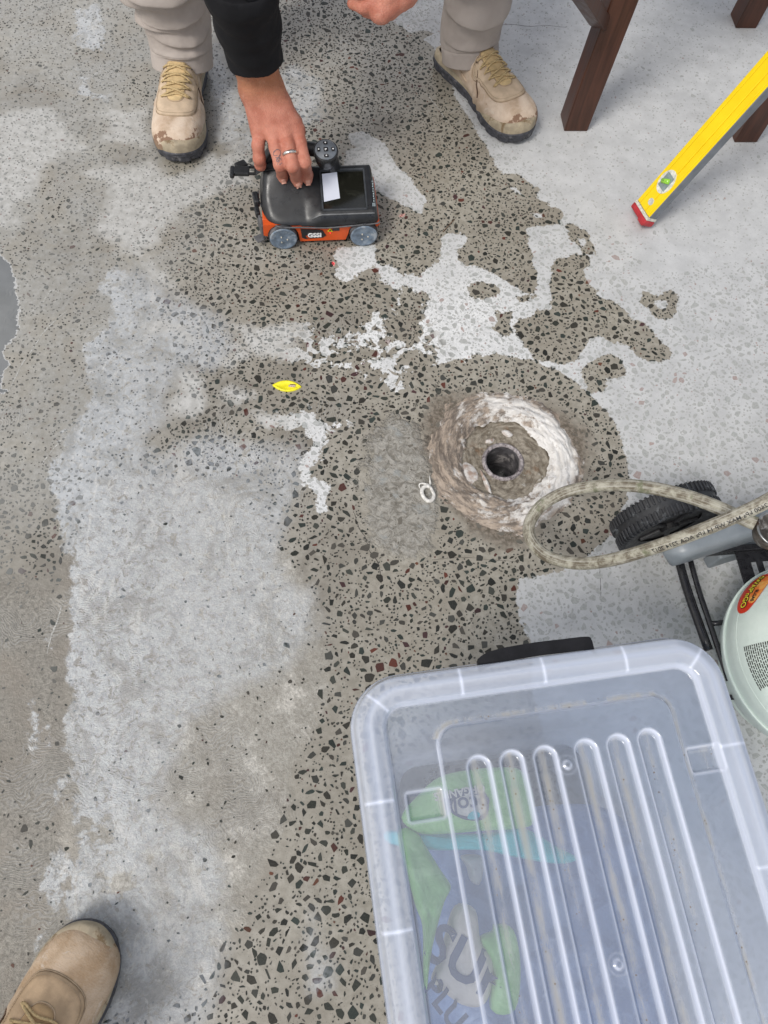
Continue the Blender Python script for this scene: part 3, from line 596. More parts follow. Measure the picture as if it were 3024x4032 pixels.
# white curled strip of sealant beside the ring
def z5b(L): return [(1600 + x / 8.295, 1850 + y / 8.295) for x, y in L]
bm = bmesh.new()
P_ = [G(x, y, .004) for x, y in z5b([(755, 180), (770, 330), (785, 480)])]; tube(bm, spline(P_, 6), [.0003, .0005, .0007, .0009, .0011, .0013, .0015, .0017, .0018, .0019, .0020, .0020, .0020], 8)
P_ = [G(x, y, .005) for x, y in z5b([(490, 640), (425, 560), (430, 480), (520, 455), (640, 480), (740, 520), (830, 640), (900, 800), (870, 940), (760, 1010), (640, 970), (540, 850), (500, 700), (560, 590), (660, 545), (750, 560)])]
sp = spline(P_, 8); n = len(sp); tube(bm, [p + Vector((0, 0, .0015 * math.sin(i / n * 9))) for i, p in enumerate(sp)], [.0006 + .0030 * min(1, i / n / .55) for i in range(n)], 10)
o = bob('sealant_strip', bm, simple('white_rubber', (0.68, 0.66, 0.62), .45, sc=200), None, True); tag(o, 'thin white curled strip of sealant looped beside the drain', 'sealant strip')
# yellow oval insert
s_y = simple('yellow_plastic', (0.80, 0.72, 0.02), .35, var=.12, sc=120)
yr = empty('yellow_insert', G(1130, 1522), 'small yellow oval plastic piece with a hollow, set flat in the wet concrete', 'plastic cap', rz=.10)
def lens(w_, h_, n=36): return [(w_ * (1 - 2 * k / n), h_ * (1 - abs(1 - 2 * k / n) ** 2.1)) for k in range(n)] + [(-w_ * (1 - 2 * k / n), -h_ * (1 - abs(1 - 2 * k / n) ** 2.1)) for k in range(n)]
V, F_ = [], []; Ls = [(.0275, .0118, 0), (.0275, .0118, .0032), (.0245, .0095, .0040), (.0215, .0075, .0022), (.012, .004, .0016)]; n = 72
for (a, b, z) in Ls: V += [(x, y, z) for x, y in lens(a, b)]
for i in range(len(Ls) - 1):
    for k in range(n): F_.append((i * n + k, i * n + (k + 1) % n, (i + 1) * n + (k + 1) % n, (i + 1) * n + k))
F_.append([4 * n + k for k in range(n)]); mob('shell', V, F_, s_y, yr, True)
bm = bmesh.new(); bx(bm, (.0095, .0004, .0021), (.013, .0048, .0022), None, .0009); bob('plug', bm, simple('plug', (0.5, 0.38, 0.3), .7, sc=300), yr)
bm = bmesh.new(); bx(bm, (.0125, .0036, .0020), (.013, .0022, .0016), None, .0005); bob('hollow', bm, simple('hollow', (0.12, 0.06, 0.01), .7), yr)
# twig, cracks
bm = bmesh.new(); tube(bm, spline([G(1745, 912, .002), G(1765, 890, .003), G(1790, 862, .002)], 6), .0009, 6); bm_o = bob('twig', bm, simple('bark', (0.16, 0.09, 0.05), .8), None, True); tag(bm_o, 'thin brown twig lying on the wet concrete right of the scanner', 'twig')
def ribbon(px, w_, nm='crack', col=None):
    P = spline([G(x, y, .0003) for x, y in px], 6); V, F_ = [], []
    for i, p in enumerate(P):
        t = (P[min(i + 1, len(P) - 1)] - P[max(i - 1, 0)]).normalized(); nn_ = Vector((-t.y, t.x, 0)); j = RN.uniform(-1, 1) * .0006; ww = w_ * RN.uniform(.4, 1.2) * math.sin(PI * (i + .5) / len(P)) ** .3
        V += [tuple(p + nn_ * (ww + j)), tuple(p + nn_ * (j - ww))]
    for i in range(len(P) - 1): F_.append((2 * i, 2 * i + 1, 2 * i + 3, 2 * i + 2))
    return mob(nm, V, F_, col or M_CRACK, floor)
s = NT('crack_shadow'); M_CRACK = s.set((0.05, 0.045, 0.04), .9)
ribbon([(1395, 2020), (1412, 2075), (1440, 2120), (1455, 2170), (1490, 2220), (1500, 2300)], .0008)
ribbon([(1700, 2205), (1800, 2195), (1900, 2200), (2050, 2215)], .0004); ribbon([(1965, 100), (2010, 96), (2090, 104), (2150, 100), (2230, 108)], .0007)
ribbon([(2360, 2230), (2365, 2300), (2366, 2350)], .0005)
s = NT('lime_scratch'); M_SCR = s.set(s.mix(s.rng(s.noise(300, 4), .4, .6), (0.30, 0.29, 0.26), (0.48, 0.475, 0.45)), .7)
for px in ([(1355, 10), (1440, 110), (1520, 200), (1600, 300), (1660, 375)], [(1430, 90), (1490, 150), (1560, 225), (1640, 345)], [(1500, 140), (1540, 190), (1590, 245)], [(1680, 370), (1720, 420), (1760, 480)]): ribbon(px, .0012, 'scratch', M_SCR)
def c6p(L): return [(x / 1.276, 900 + y / 1.276) for x, y in L]
for px in (c6p([(45, 820), (100, 700), (160, 610), (215, 525), (280, 460), (340, 410)]), c6p([(205, 1190), (250, 1130), (300, 1070), (335, 1045)]), c6p([(100, 450), (160, 415), (210, 375), (235, 340), (260, 310), (310, 330)])): ribbon(px, .0014, 'scratch', M_SCR)
def z4b(L): return [(x / 1.185, 2100 + y / 1.185) for x, y in L]
for px in (z4b([(220, 560), (240, 480), (270, 400), (290, 330)]),): ribbon(px, .0014, 'scratch', M_SCR)
# ================================================================== TABLE
def wood(name, c1, c2, rough=.32):
    s = NT(name); v = s.mapv(s.obj(), (45, 45, 3)); n_ = s.noise(1.5, 6, .6, 1.2, vec=v); return s.set(s.mix(s.rng(n_, .3, .7), c1, c2), s.rng(n_, .3, .7, rough, rough + .15), s.bump(n_, .12, .0008))
M_WOOD = wood('dark_stained_wood', (0.038, 0.013, 0.006), (0.085, 0.030, 0.016))
fa_, fb_, fc_ = G(2220, 518), G(2312, 518), G(2197, 451)
tx = (fb_ - fa_).normalized(); ty = Vector((-tx.y, tx.x, 0)); LW = .056
A0 = fa_ + tx * LW / 2 + ty * LW / 2
table = empty('wooden_table', A0, 'dark brown wooden table on square legs with a slanting brace, upper right', 'table')
table.rotation_euler = (0, 0, math.atan2(tx.y, tx.x)); ti = table
def tl(p): v = p - A0; return Vector((v.dot(tx), v.dot(ty), p.z))
lB = tl(G(2895, 112)); lC = tl(G(2890, 562))
lB += Vector((.028, .028, 0)); lC += Vector((.028, .028, 0))
legs = [Vector((0, 0, 0)), lB, lC, Vector((lB.x - lC.x, lB.y - lC.y, 0))]
lean_ = Vector((.02, .0, .68))
for i, L_ in enumerate(legs[:3]):
    bm = bmesh.new(); vs_ = bx(bm, (L_.x, L_.y, .34), (LW, LW, .68), None, .0025, 2)
    for v in vs_: v.co.x += v.co.z * .04; v.co.y += -v.co.z * .02 * 0
    bob('leg', bm, M_WOOD, table)
bm = bmesh.new(); p0 = Vector((-.002, .012, .225)); p1 = tl(G(2235, -110, .42)); dd = p1 - p0
bx(bm, (p0 + p1) / 2, (.05, .024, dd.length), dd.to_track_quat('Z', 'Y').to_matrix(), .002); bob('brace', bm, M_WOOD, table)
xs_ = [l.x for l in legs]; ys_ = [l.y for l in legs]
bm = bmesh.new(); cxm, cym = (0 + max(xs_)) / 2, (min(0, min(ys_[:3])) + max(ys_[:3])) / 2
for k in range(6): bx(bm, (cxm + .03, min(ys_[:3]) + .06 + k * (max(ys_[:3]) - min(ys_[:3])) / 5.0 - .03, .735), (max(xs_) + .25, .085, .024), None, .002)
tops = bm; me = None
bob('tabletop', tops, M_WOOD, table)
bm = bmesh.new(); bx(bm, (cxm, 0.0, .68), (max(xs_) + .05, .024, .07), None, .002); bob('apron', bm, M_WOOD, table)
# ================================================================== SPIRIT LEVEL
p0 = G(2533, 842, .022); p1 = G(3024, 292, .32); ax_ = (p1 - p0).normalized(); C0 = Vector((0, 0, HC))
tocam = (C0 - p0).normalized(); tocam = (tocam - ax_ * tocam.dot(ax_)).normalized()
best = None
for sg in (1, -1):
    nrm = Matrix.Rotation(sg * math.radians(36), 3, ax_) @ tocam; u = ax_.cross(nrm)
    # narrow face seen = the one of +-u that faces the camera; want it lower right in the picture
    fcv = u if u.dot(tocam) > 0 else -u
    if best is None or fcv.x - fcv.y * 1.0 > best[0]: best = (fcv.x - fcv.y, nrm, fcv)
nrm, fcv = best[1], best[2]
RT = Matrix((fcv, nrm, ax_)).transposed()
if RT.determinant() < 0: RT = Matrix((-fcv, nrm, ax_)).transposed()
level = bpy.data.objects.new('spirit_level', None); COL.objects.link(level); level.matrix_world = Matrix.Translation(p0) @ RT.to_4x4()
tag(level, 'long yellow spirit level with a red end cap, leaning up from the floor', 'spirit level')
sx_ = 1 if RT.determinant() > 0 and (RT @ Vector((1, 0, 0))).dot(fcv) > 0 else -1
WLV, TLV, LEN = .056, .026, 1.15
s = NT('yellow_paint'); v = s.obj(); g_ = s.noise(60, 8, .75, .3, vec=s.mapv(v, (1, 1, .25))); c = s.mix(s.rng(s.noise(15, 3, vec=v), .3, .7), (0.88, 0.62, 0.004), (0.95, 0.70, 0.008)); c = s.mix(s.rng(g_, .69, .73), c, (0.33, 0.27, 0.13)); M_YEL = s.set(c, .38, s.bump(g_, .08, .0005))
M_ALU = simple('grey_aluminium', (0.20, 0.215, 0.235), .42, .35, var=.12, sc=40, dirt=((0.30, 0.30, 0.30), .64))
bm = bmesh.new(); bx(bm, (0, 0, LEN / 2 + .012), (WLV, TLV - .004, LEN), None, .0015); bob('body', bm, M_ALU, level)
bm = bmesh.new()
for (cx1, w1) in ((-.0215, .009), (-.0045, .0235), (.0155, .0135)): bx(bm, (cx1 * sx_ + 0, TLV / 2 - .001, LEN / 2 + .012), (w1, .004, LEN - .001), None, .0009)
bx(bm, (0, TLV / 2 - .0025, LEN / 2 + .012), (WLV - .003, .0026, LEN - .001)); bob('yellow_face', bm, M_YEL, level)
bm = bmesh.new(); bx(bm, (0, 0, -.002), (WLV + .003, TLV + .004, .013), None, .003, 3); bx(bm, (.017 * sx_, 0, -.007), (.02, TLV + .003, .008), None, .002); bob('end_cap', bm, simple('red_plastic', (0.42, 0.028, 0.035), .4, dirt=((0.5, 0.36, 0.33), .62)), level)
bm = bmesh.new(); bx(bm, (0, .0005, .008), (WLV + .001, TLV + .0025, .0065), None, .001); bob('cap_seam', bm, simple('chalky_rim', (0.6, 0.58, 0.5), .6, sc=200), level)
def disc(bm, c, rx, ry, d0, d1, n=36):
    a = [bm.verts.new((c[0] + rx * math.cos(2 * PI * k / n), d0, c[1] + ry * math.sin(2 * PI * k / n))) for k in range(n)]; b = [bm.verts.new((c[0] + rx * .97 * math.cos(2 * PI * k / n), d1, c[1] + ry * .97 * math.sin(2 * PI * k / n))) for k in range(n)]
    for k in range(n): bm.faces.new((a[k], a[(k + 1) % n], b[(k + 1) % n], b[k]))
    bm.faces.new(b)
bm = bmesh.new(); disc(bm, (.000, .082), .020, .026, TLV / 2 - .001, TLV / 2 + .0022); f_ = bob('vial_housing', bm, simple('white_plastic', (0.66, 0.66, 0.6), .4, sc=150), level)
bm = bmesh.new(); bx(bm, (0, TLV / 2 + .0022, .082), (.024, .002, .032), None, .0008); bob('vial_window', bm, simple('grey_window', (0.22, 0.27, 0.27), .2), f_)
bm = bmesh.new(); cyl(bm, (-.008 * sx_, TLV / 2 + .004, .078), (.008 * sx_, TLV / 2 + .004, .088), .0052, seg=16); s = NT('green_vial'); bob('vial', bm, s.set((0.30, 0.66, 0.05), .08, spec=.8), f_, True)
bm = bmesh.new(); 
for q in (-.0025, .0035): cyl(bm, (q * sx_, TLV / 2 + .004, .083 + q * .6 - .0004), (q * sx_ + .0006, TLV / 2 + .004, .083 + q * .6 + .0003), .0054, seg=16)
bob('vial_line', bm, simple('black_line', (0.02, 0.03, 0.02), .5), f_)
bm = bmesh.new(); disc(bm, (.004 * sx_, .034), .0075, .0075, TLV / 2, TLV / 2 + .0018, 24); bob('plug', bm, simple('grey_plug', (0.55, 0.55, 0.5), .5, sc=200), level)
# ================================================================== BOOTS
def leather(name, c1, c2, stain, zst):
    s = NT(name); v = s.obj(); o = s.sep(v); n_ = s.noise(26, 6, .62, .3, vec=v); f_ = s.noise(380, 4, .6, vec=v)
    c = s.mix(s.rng(n_, .32, .68), c1, c2); c = s.mix(s.math('MULTIPLY', s.rng(f_, .45, .7), .18), c, (0.62, 0.55, 0.46))
    toe = s.math('ADD', s.math('MULTIPLY', s.math('SUBTRACT', o[1], zst), 9.0), s.math('MULTIPLY', s.math('SUBTRACT', s.noise(42, 5, .6, vec=v), .5), 1.7))
    toe = s.math('SUBTRACT', toe, s.math('MULTIPLY', s.math('SUBTRACT', o[2], .03), 7.0))
    c = s.mix(s.math('MULTIPLY', s.rng(toe, -.02, .03), .85), c, stain)
    low = s.rng(s.math('ADD', o[2], s.math('MULTIPLY', s.noise(60, 4, vec=v), .02)), .062, .036); c = s.mix(s.math('MULTIPLY', low, .55), c, (0.30, 0.23, 0.15))
    c = s.mix(s.rng(s.noise(55, 6, .7, vec=v), .64, .69), c, (0.33, 0.23, 0.16)); c = s.mix(s.math('MULTIPLY', s.rng(s.noise(14, 7, .7, .8, vec=v), .52, .68), .55), c, (0.36, 0.26, 0.17)); c = s.mix(s.math('MULTIPLY', s.rng(s.noise(33, 8, .75, 1.0, vec=v), .56, .66), .5), c, (0.68, 0.62, 0.54))
    cre = s.noise(1.0, 4, .6, .4, vec=s.mapv(v, (60, 220, 60)))
    return s.set(c, s.rng(n_, .3, .7, .7, .9), s.bump(s.math('ADD', s.math('MULTIPLY', cre, .7), s.math('ADD', s.math('MULTIPLY', f_, .4), s.math('MULTIPLY', n_, 1.5))), .55, .0025), spec=.25)
M_SOLE = simple('rubber_sole', (0.045, 0.046, 0.055), .6, var=.4, sc=120, dirt=((0.16, 0.155, 0.16), .55))
M_LACE = simple('lace_cord', (0.50, 0.37, 0.19), .85, sc=300, bsc=1500, bump=.4)
M_ZIP = simple('zip_teeth', (0.13, 0.08, 0.05), .6, sc=300)
M_EYE = simple('eyelet_dark', (0.06, 0.045, 0.035), .5)  # plain dark colour of the eyelets
M_STI = simple('stitch_thread', (0.36, 0.27, 0.18), .8)
LS = .325
def foot_outline(n=96, grow=0.0):
    # x>0 is the inner side for this template; big toe on +x
    ctl = [(0, -.0), (.030, .004), (.040, .035), (.037, .09), (.036, .14), (.045, .19), (.056, .235), (.055, .275), (.038, .310), (.005, LS), (-.028, .312), (-.050, .275), (-.057, .23), (-.052, .18), (-.042, .13), (-.038, .08), (-.039, .035), (-.029, .005)]
    sp_ = spline([(x, y, 0) for x, y in ctl], 6, True); o = []; n = len(sp_)
    for i, p in enumerate(sp_):
        t = (sp_[(i + 1) % n] - sp_[i - 1]).normalized(); nn_ = Vector((t.y, -t.x, 0)); o.append(p + nn_ * grow)
    return o
def boot_fn(X, Y, Z):
    f_ = ell(X, Y, Z, (0, .243, .035), (.055, .077, .041), 2.6)
    f_ = smin(f_, cap(X, Y, Z, (-.004, .20, .036), (0, .09, .045), .044, .036), .02)
    f_ = smin(f_, cap(X, Y, Z, (.002, .225, .040), (0, .105, .090), .031, .037), .03)
    f_ = smin(f_, cap(X, Y, Z, (0, .052, .040), (0, .052, .10), .037, .038), .02)
    f_ = smin(f_, cap(X, Y, Z, (0, .070, .09), (0, .072, .20), .044, .050), .03)
    cr = .0016 * np.sin((Y - .19 + .12 * np.abs(X)) * 260) * np.exp(-((Y - .185) / .022) ** 2) + .0012 * np.sin((Z + .3 * Y) * 330) * np.exp(-((Z - .11) / .03) ** 2)
    return np.maximum(f_ + cr, .020 - Z)
BV, BF = snet(boot_fn, (-.075, -.01, .014), (.075, .335, .22), .0035)
BVH = BVHTree.FromPolygons([tuple(v) for v in BV], [tuple(int(q) for q in f) for f in BF])
def drop(x, y, off=0.0, z0=.25):
    h, n_, i_, d_ = BVH.ray_cast(Vector((x, y, z0)), Vector((0, 0, -1)))
    return None if h is None else h + n_ * off
def side(y, z, sx, off=0.0):
    h, n_, i_, d_ = BVH.ray_cast(Vector((sx * .2, y, z)), Vector((-sx, 0, 0)))
    return None if h is None else h + n_ * off
def patch_mesh(outl, off, rings=10):
    """raised leather panel: outline in (x,y), dropped on the upper"""
    c0 = sum((Vector((p[0], p[1], 0)) for p in outl), Vector()) / len(outl); V, F_ = [], []; n = len(outl)
    for i in range(rings + 1):
        q = 1 - i / rings
        for p in outl:
            u = c0.lerp(Vector((p[0], p[1], 0)), q if i else 1); o_ = off if i > 0 else -.0015
            if i == 1: u = c0.lerp(Vector((p[0], p[1], 0)), .985)
            h = drop(u.x, u.y, o_) or Vector((u.x, u.y, .1)); V.append(h)
    for i in range(rings):
        for k in range(n): F_.append((i * n + k, i * n + (k + 1) % n, (i + 1) * n + (k + 1) % n, (i + 1) * n + k))
    return V, F_
def make_boot(parent, name, mirror, mats, mw, rug=0.0):
    """mats: upper, panel, tongue leathers. mw: world matrix"""
    mu, mpn, mt = mats; sx = -1 if mirror else 1
    fx = lambda V: [(v[0] * sx, v[1], v[2]) for v in V]
    ff = lambda F_: [f[::-1] for f in F_] if mirror else F_
    E_ = bpy.data.objects.new(name, None); COL.objects.link(E_); E_.parent = parent; bpy.context.view_layer.update(); E_.matrix_local = parent.matrix_world.inverted() @ mw
    bv = BV.copy(); bv[:, 0] *= sx; bf = BF[:, ::-1] if mirror else BF
    npmesh('upper', bv, bf, mu, E_)
    # sole: tread blocks along the edge
    V, F_ = [], []; lv = [(-.003, 0.0, 1), (0.001, .004, 1), (.0015, .0145, 1), (.0035, .0165, 0), (.0035, .0235, 0), (.0005, .0275, 0)]; n = 0
    for gi, (gr, z, tr) in enumerate(lv):
        O = foot_outline(grow=gr); n = len(O)
        for k, p in enumerate(O):
            g2 = (-.0030 if (k % 6 < 2 and tr) else 0); sp_ = max(0, p.y - .27) ** 2 * 3.0
            V.append(((p.x * (1 + g2 / .05)), p.y + (g2 if p.y > .3 else 0), z + sp_ + (0.006 * math.exp(-((p.y - .115) / .03) ** 2) if z < .002 else 0)))
    for i in range(len(lv) - 1):
        for k in range(n): F_.append((i * n + k, i * n + (k + 1) % n, (i + 1) * n + (k + 1) % n, (i + 1) * n + k))
    F_.append(list(range(n))[::-1]); F_.append([(len(lv) - 1) * n + k for k in range(n)])
    mob('sole', fx(V), ff(F_), M_SOLE, E_)
    # tan rand round the edge
    V, F_ = [], []; lv = [(.0012, .0225), (.0016, .028), (.0006, .034), (-.002, .039), (-.010, .042)]
    for gr, z in lv:
        for p in foot_outline(grow=gr): V.append((p.x, p.y - (.003 if z > .036 else 0), z + (.010 * min(1, max(0, (p.y - .24) / .06)) if z > .03 else 0) + max(0, p.y - .27) ** 2 * 3))
    for i in range(len(lv) - 1):
        for k in range(n): F_.append((i * n + k, i * n + (k + 1) % n, (i + 1) * n + (k + 1) % n, (i + 1) * n + k))
    mob('rand', fx(V), ff(F_), M_RAND, E_, True)
    # vamp panel, tongue
    ol = [(-.037, .150), (-.040, .19), (-.042, .225), (-.038, .247), (-.025, .259), (0, .263), (.025, .259), (.038, .247), (.042, .225), (.040, .19), (.037, .150), (0, .145)]
    ol = [(p.x, p.y) for p in spline([(x, y, 0) for x, y in ol], 5, True)]; V, F_ = patch_mesh(ol, .0028); pn = mob('facing', fx(V), ff(F_), mpn, E_, True)
    tg = [(-.0175, .145), (-.018, .185), (-.0175, .212), (-.012, .226), (0, .230), (.012, .226), (.0175, .212), (.018, .185), (.0175, .145), (0, .142)]
    tg = [(p.x, p.y) for p in spline([(x, y, 0) for x, y in tg], 5, True)]; V, F_ = patch_mesh(tg, .0042); mob('tongue', fx(V), ff(F_), mt, E_, True)
    bm = bmesh.new(); P = [drop(x * 1.02, .204 + (y - .204) * 1.02, .0004) for x, y in ol]; tube(bm, [(p.x * sx, p.y, p.z) for p in P if p], .0011, 6, closed=True)
    P = [drop(x * 1.04, .186 + (y - .186) * 1.04, .0030) for x, y in tg]; P = [p for p in P if p]; bob('panel_edge', bm, M_STI, E_, True); bm = bmesh.new(); tube(bm, [(p.x * sx, p.y, p.z) for p in P], .0010, 6, closed=True); bob('tongue_edge', bm, M_STI, E_, True)
    # stitching dashes
    bm = bmesh.new(); P = [drop(x * .93, .204 + (y - .204) * .93, .0036) for x, y in ol]; P = [p for p in P if p]
    for k in range(0, len(P)):
        a, b = P[k], P[(k + 1) % len(P)]
        for q in (0.0, .5):
            s0 = a.lerp(b, q + .05); s1 = a.lerp(b, q + .34); tube(bm, [(s0.x * sx, s0.y, s0.z), (s1.x * sx, s1.y, s1.z)], .00045, 4)
    for k in range(40):
        y = .29 - k * .0; a = math.radians(200 - k * 5.6); p = drop(.046 * math.cos(a) * .0 + .045 * math.cos(a), .245 + .055 * math.sin(a), .0008)
    tag(bob('stitching', bm, M_STI, E_), kind='stuff')
    # laces
    rows = [.217, .199, .181, .164, .149]; bm = bmesh.new()
    for i, y in enumerate(rows):
        for sd_ in (-1, 1):
            e = drop(sd_ * .027, y, .0034)
            be = bmesh.new()
            if e: bmesh.ops.create_uvsphere(be, u_segments=8, v_segments=5, radius=.0021, matrix=Matrix.Translation((e.x * sx, e.y, e.z)) @ Matrix.Diagonal((1, 1, .35, 1)))
            bob('eyelet', be, M_EYE, E_, True)
        if i < len(rows) - 1:
            for sd_ in (-1, 1):
                P = []
                for q in range(9):
                    t = q / 8; x = sd_ * (.028 - .053 * t); yy = y + (rows[i + 1] - y) * t + .001; p = drop(x, yy, .0055 + .0022 * math.sin(PI * t) * (1 + sd_ * .5))
                    if p: P.append((p.x * sx, p.y, p.z))
                tube(bm, P, .0020, 7)
    P = [drop(-.026 + .052 * q / 8, .2175 + .002 * math.sin(q), .0060) for q in range(9)]; tube(bm, [(p.x * sx, p.y, p.z) for p in P if p], .0020, 7)
    bob('laces', bm, M_LACE, E_, True)
    # side zip on the inner side
    bm = bmesh.new(); P = []
    for q in range(16):
        t = q / 15; p = side(.195 - .05 * t, .050 + .055 * t, 1, .0012)
        if p: P.append(Vector((p.x * sx, p.y, p.z)))
    for k in range(len(P) - 1):
        for h_ in (0.0, .5):
            a = P[k].lerp(P[k + 1], h_); bx(bm, a, (.0022, .0030, .0014))
    tube(bm, P, .0012, 5); bob('zip', bm, M_ZIP, E_)
    # heel counter strap
    bm = bmesh.new(); P = []
    for q in range(14):
        t = q / 13; p = side(.02 + .12 * t, .083 - .035 * t, 1, .0006)
        if p: P.append((p.x * sx, p.y, p.z))
    if len(P) > 3: tube(bm, P, .0011, 6)
    P = []
    for q in range(14):
        t = q / 13; p = side(.02 + .12 * t, .083 - .035 * t, -1, .0006)
        if p: P.append((p.x * sx, p.y, p.z))
    if len(P) > 3: tube(bm, P, .0011, 6)
    bob('seam', bm, mpn, E_, True)
    return E_
M_RAND = simple('rand_rubber', (0.36, 0.30, 0.21), .6, var=.2, sc=60, dirt=((0.17, 0.11, 0.05), .56))
TAN = leather('tan_suede', (0.50, 0.37, 0.265), (0.66, 0.54, 0.43), (0.19, 0.10, 0.06), .288)
TANP = simple('tan_panel', (0.54, 0.42, 0.30), .8, var=.14, sc=40, bump=.3, bsc=500, spec=.2)
TANT = simple('tongue_leather', (0.58, 0.43, 0.23), .75, var=.15, sc=60, bump=.3, spec=.2)
def boot_matrix(toe, heel):
    dd = (toe - heel); a = math.atan2(dd.y, dd.x) - PI / 2; m = Matrix.Rotation(a, 4, 'Z'); L_ = Vector((0, LS, 0)); L_ = m @ L_
    m.translation = toe - L_; m.translation.z = 0; return m
# ================================================================== MAN
man = empty('person', G(1250, 330), 'bending man in grey trousers, tan work boots and black sleeve, hand on the scanner', 'person')
mR = boot_matrix(G(700, 655), G(757, 250)); mL = boot_matrix(G(2068, 566), G(1735, 225))
bR = make_boot(man, 'boot', True, (TAN, TANP, TANT), mR); bL = make_boot(man, 'boot', False, (TAN, TANP, TANT), mL)
bR['label'] = 'tan lace-up boot with damp stains on its toe, beside the reaching hand'; bL['label'] = 'tan boot turned outward with its side zip showing'
ank = [mR @ Vector((0, .072, 0)), mL @ Vector((0, .072, 0))]
s = NT('trouser_cloth'); v = s.obj(); wv = s.n('TexWave'); s.put(wv.inputs[0], s.mapv(v, (1, 1, 1), (.6, .4, .8))); wv.inputs['Scale'].default_value = 700; n_ = s.noise(9, 5, vec=v)
M_TRO = s.set(s.mix(s.rng(n_, .3, .7), (0.36, 0.315, 0.285), (0.43, 0.38, 0.345)), .9, s.bump(s.math('ADD', s.math('MULTIPLY', wv.outputs[0], .25), s.noise(260, 4, vec=v)), .18, .0008), spec=.15)
def fold(u, w0, w1): return math.exp(-(u / (w0 if u < 0 else w1)) ** 2)
FR = [  # s0 (height over hem), theta0, tilt amplitude, amp, width below, width above, angular centre, angular spread
 (.050, 0.2, .016, .0070, .006, .016, -1.2, .9), (.078, 2.6, .034, .012, .005, .022, -2.4, .9), (.098, 0.6, .034, .011, .006, .020, -1.0, .8), (.135, 2.9, .045, .026, .007, .030, -2.8, 1.0), (.150, 0.3, .022, .013, .007, .024, -.6, 1.2), (.185, 2.5, .030, .016, .008, .03, -1.9, 1.3), (.23, .5, .03, .014, .01, .03, -1.2, 1.6)]
FL = [(.060, 0.4, .012, .0055, .006, .018, -1.2, 1.2), (.095, 2.8, .026, .005, .007, .02, -1.9, .7), (.140, .3, .022, .017, .005, .03, -1.3, 1.2), (.175, 2.6, .02, .016, .008, .03, -2.4, 1.2), (.22, .3, .02, .013, .01, .03, -1.0, 1.3)]
def leg_loft(cl, rads, folds, seed, nth=120):
    """cl: centreline, rads: radii; first rings are the hem"""
    P = spline(cl, 40); R_ = []
    n = len(P); 
    for i in range(n):
        q = i / (n - 1) * (len(rads) - 1); a = int(min(q, len(rads) - 2)); R_.append(rads[a] + (rads[a + 1] - rads[a]) * (q - a))
    V, F_ = [], []; sdist = 0; 
    def ring(p, r, s_, tvec, inner=0.0):
        u = (Vector((1, 0, 0)) - tvec * tvec.x).normalized(); w_ = tvec.cross(u)
        for k in range(nth):
            th = 2 * PI * k / nth; dsp = 0
            for (s0, t0, ti_, am, w0, w1, ac, asp) in folds:
                da = (th - ac + PI) % (2 * PI) - PI; dsp += am * math.exp(-(da / asp) ** 2) * fold(s_ - s0 - ti_ * math.sin(th - t0), w0, w1)
            dsp += .0035 * fbm(math.cos(th) * 1.6, math.sin(th) * 1.6, s_ * 14 + seed) * min(1, s_ / .03) - .0012 * math.exp(-((s_ - .034) / .0018) ** 2) - .007 * fold(s_ - .04, .02, .01)*0
            rr2 = r + dsp - inner; V.append(p + u * math.cos(th) * rr2 + w_ * math.sin(th) * rr2)
    t0 = (P[1] - P[0]).normalized()
    ring(P[0] + t0 * .03, R_[0], 0, t0, .003); ring(P[0], R_[0], 0, t0, .0025); 
    for i in range(n):
        if i: sdist += (P[i] - P[i - 1]).length
        t = (P[min(i + 1, n - 1)] - P[max(i - 1, 0)]).normalized(); ring(P[i], R_[i], sdist, t)
    for i in range(n + 1):
        for k in range(nth): F_.append((i * nth + k, i * nth + (k + 1) % nth, (i + 1) * nth + (k + 1) % nth, (i + 1) * nth + k))
    return V, F_
hipR, hipL = Vector((-.36, 1.98, .80)), Vector((-.14, 2.02, .80))
def up(a, dx, dy, z): return Vector((a.x + dx, a.y + dy, z))
fwR = (mR.to_3x3() @ Vector((0, 1, 0))); fwL = (mL.to_3x3() @ Vector((0, 1, 0)))
cR = [up(ank[0], fwR.x * .022, fwR.y * .022, .066), up(ank[0], fwR.x * .004, fwR.y * .004, .115), up(ank[0], -.004, .006, .18), up(ank[0], -.008, -.006, .26), up(ank[0], -.01, -.03, .42), up(ank[0], .02, .0, .52), hipR]
cL = [up(ank[1], fwL.x * .022, fwL.y * .022, .060), up(ank[1], fwL.x * .004 + .003, fwL.y * .004, .11), up(ank[1], .008, .0, .18), up(ank[1], .0, .0, .26), up(ank[1], -.02, -.02, .42), up(ank[1], -.04, 0, .52), hipL]
VR, FR_ = leg_loft(cR, [.066, .068, .072, .078, .082, .085, .11], FR, 1); VL, FL_ = leg_loft(cL, [.064, .067, .070, .074, .080, .085, .11], FL, 5)
def pel(X, Y, Z): return smin(cap(X, Y, Z, hipR, hipL, .115, .115), cap(X, Y, Z, (-.25, 1.98, .84), (-.25, 1.9, .92), .12, .13), .05)
VP, FP = snet(pel, (-.55, 1.7, .6), (.08, 2.2, 1.1), .016)
V = list(VR) + list(VL) + [Vector(v) for v in VP]; F_ = FR_ + [tuple(q + len(VR) for q in f) for f in FL_] + [tuple(int(q) + len(VR) + len(VL) for q in f) for f in FP]
tro = mob('trousers', V, F_, M_TRO, None, True); keep(tro, man)
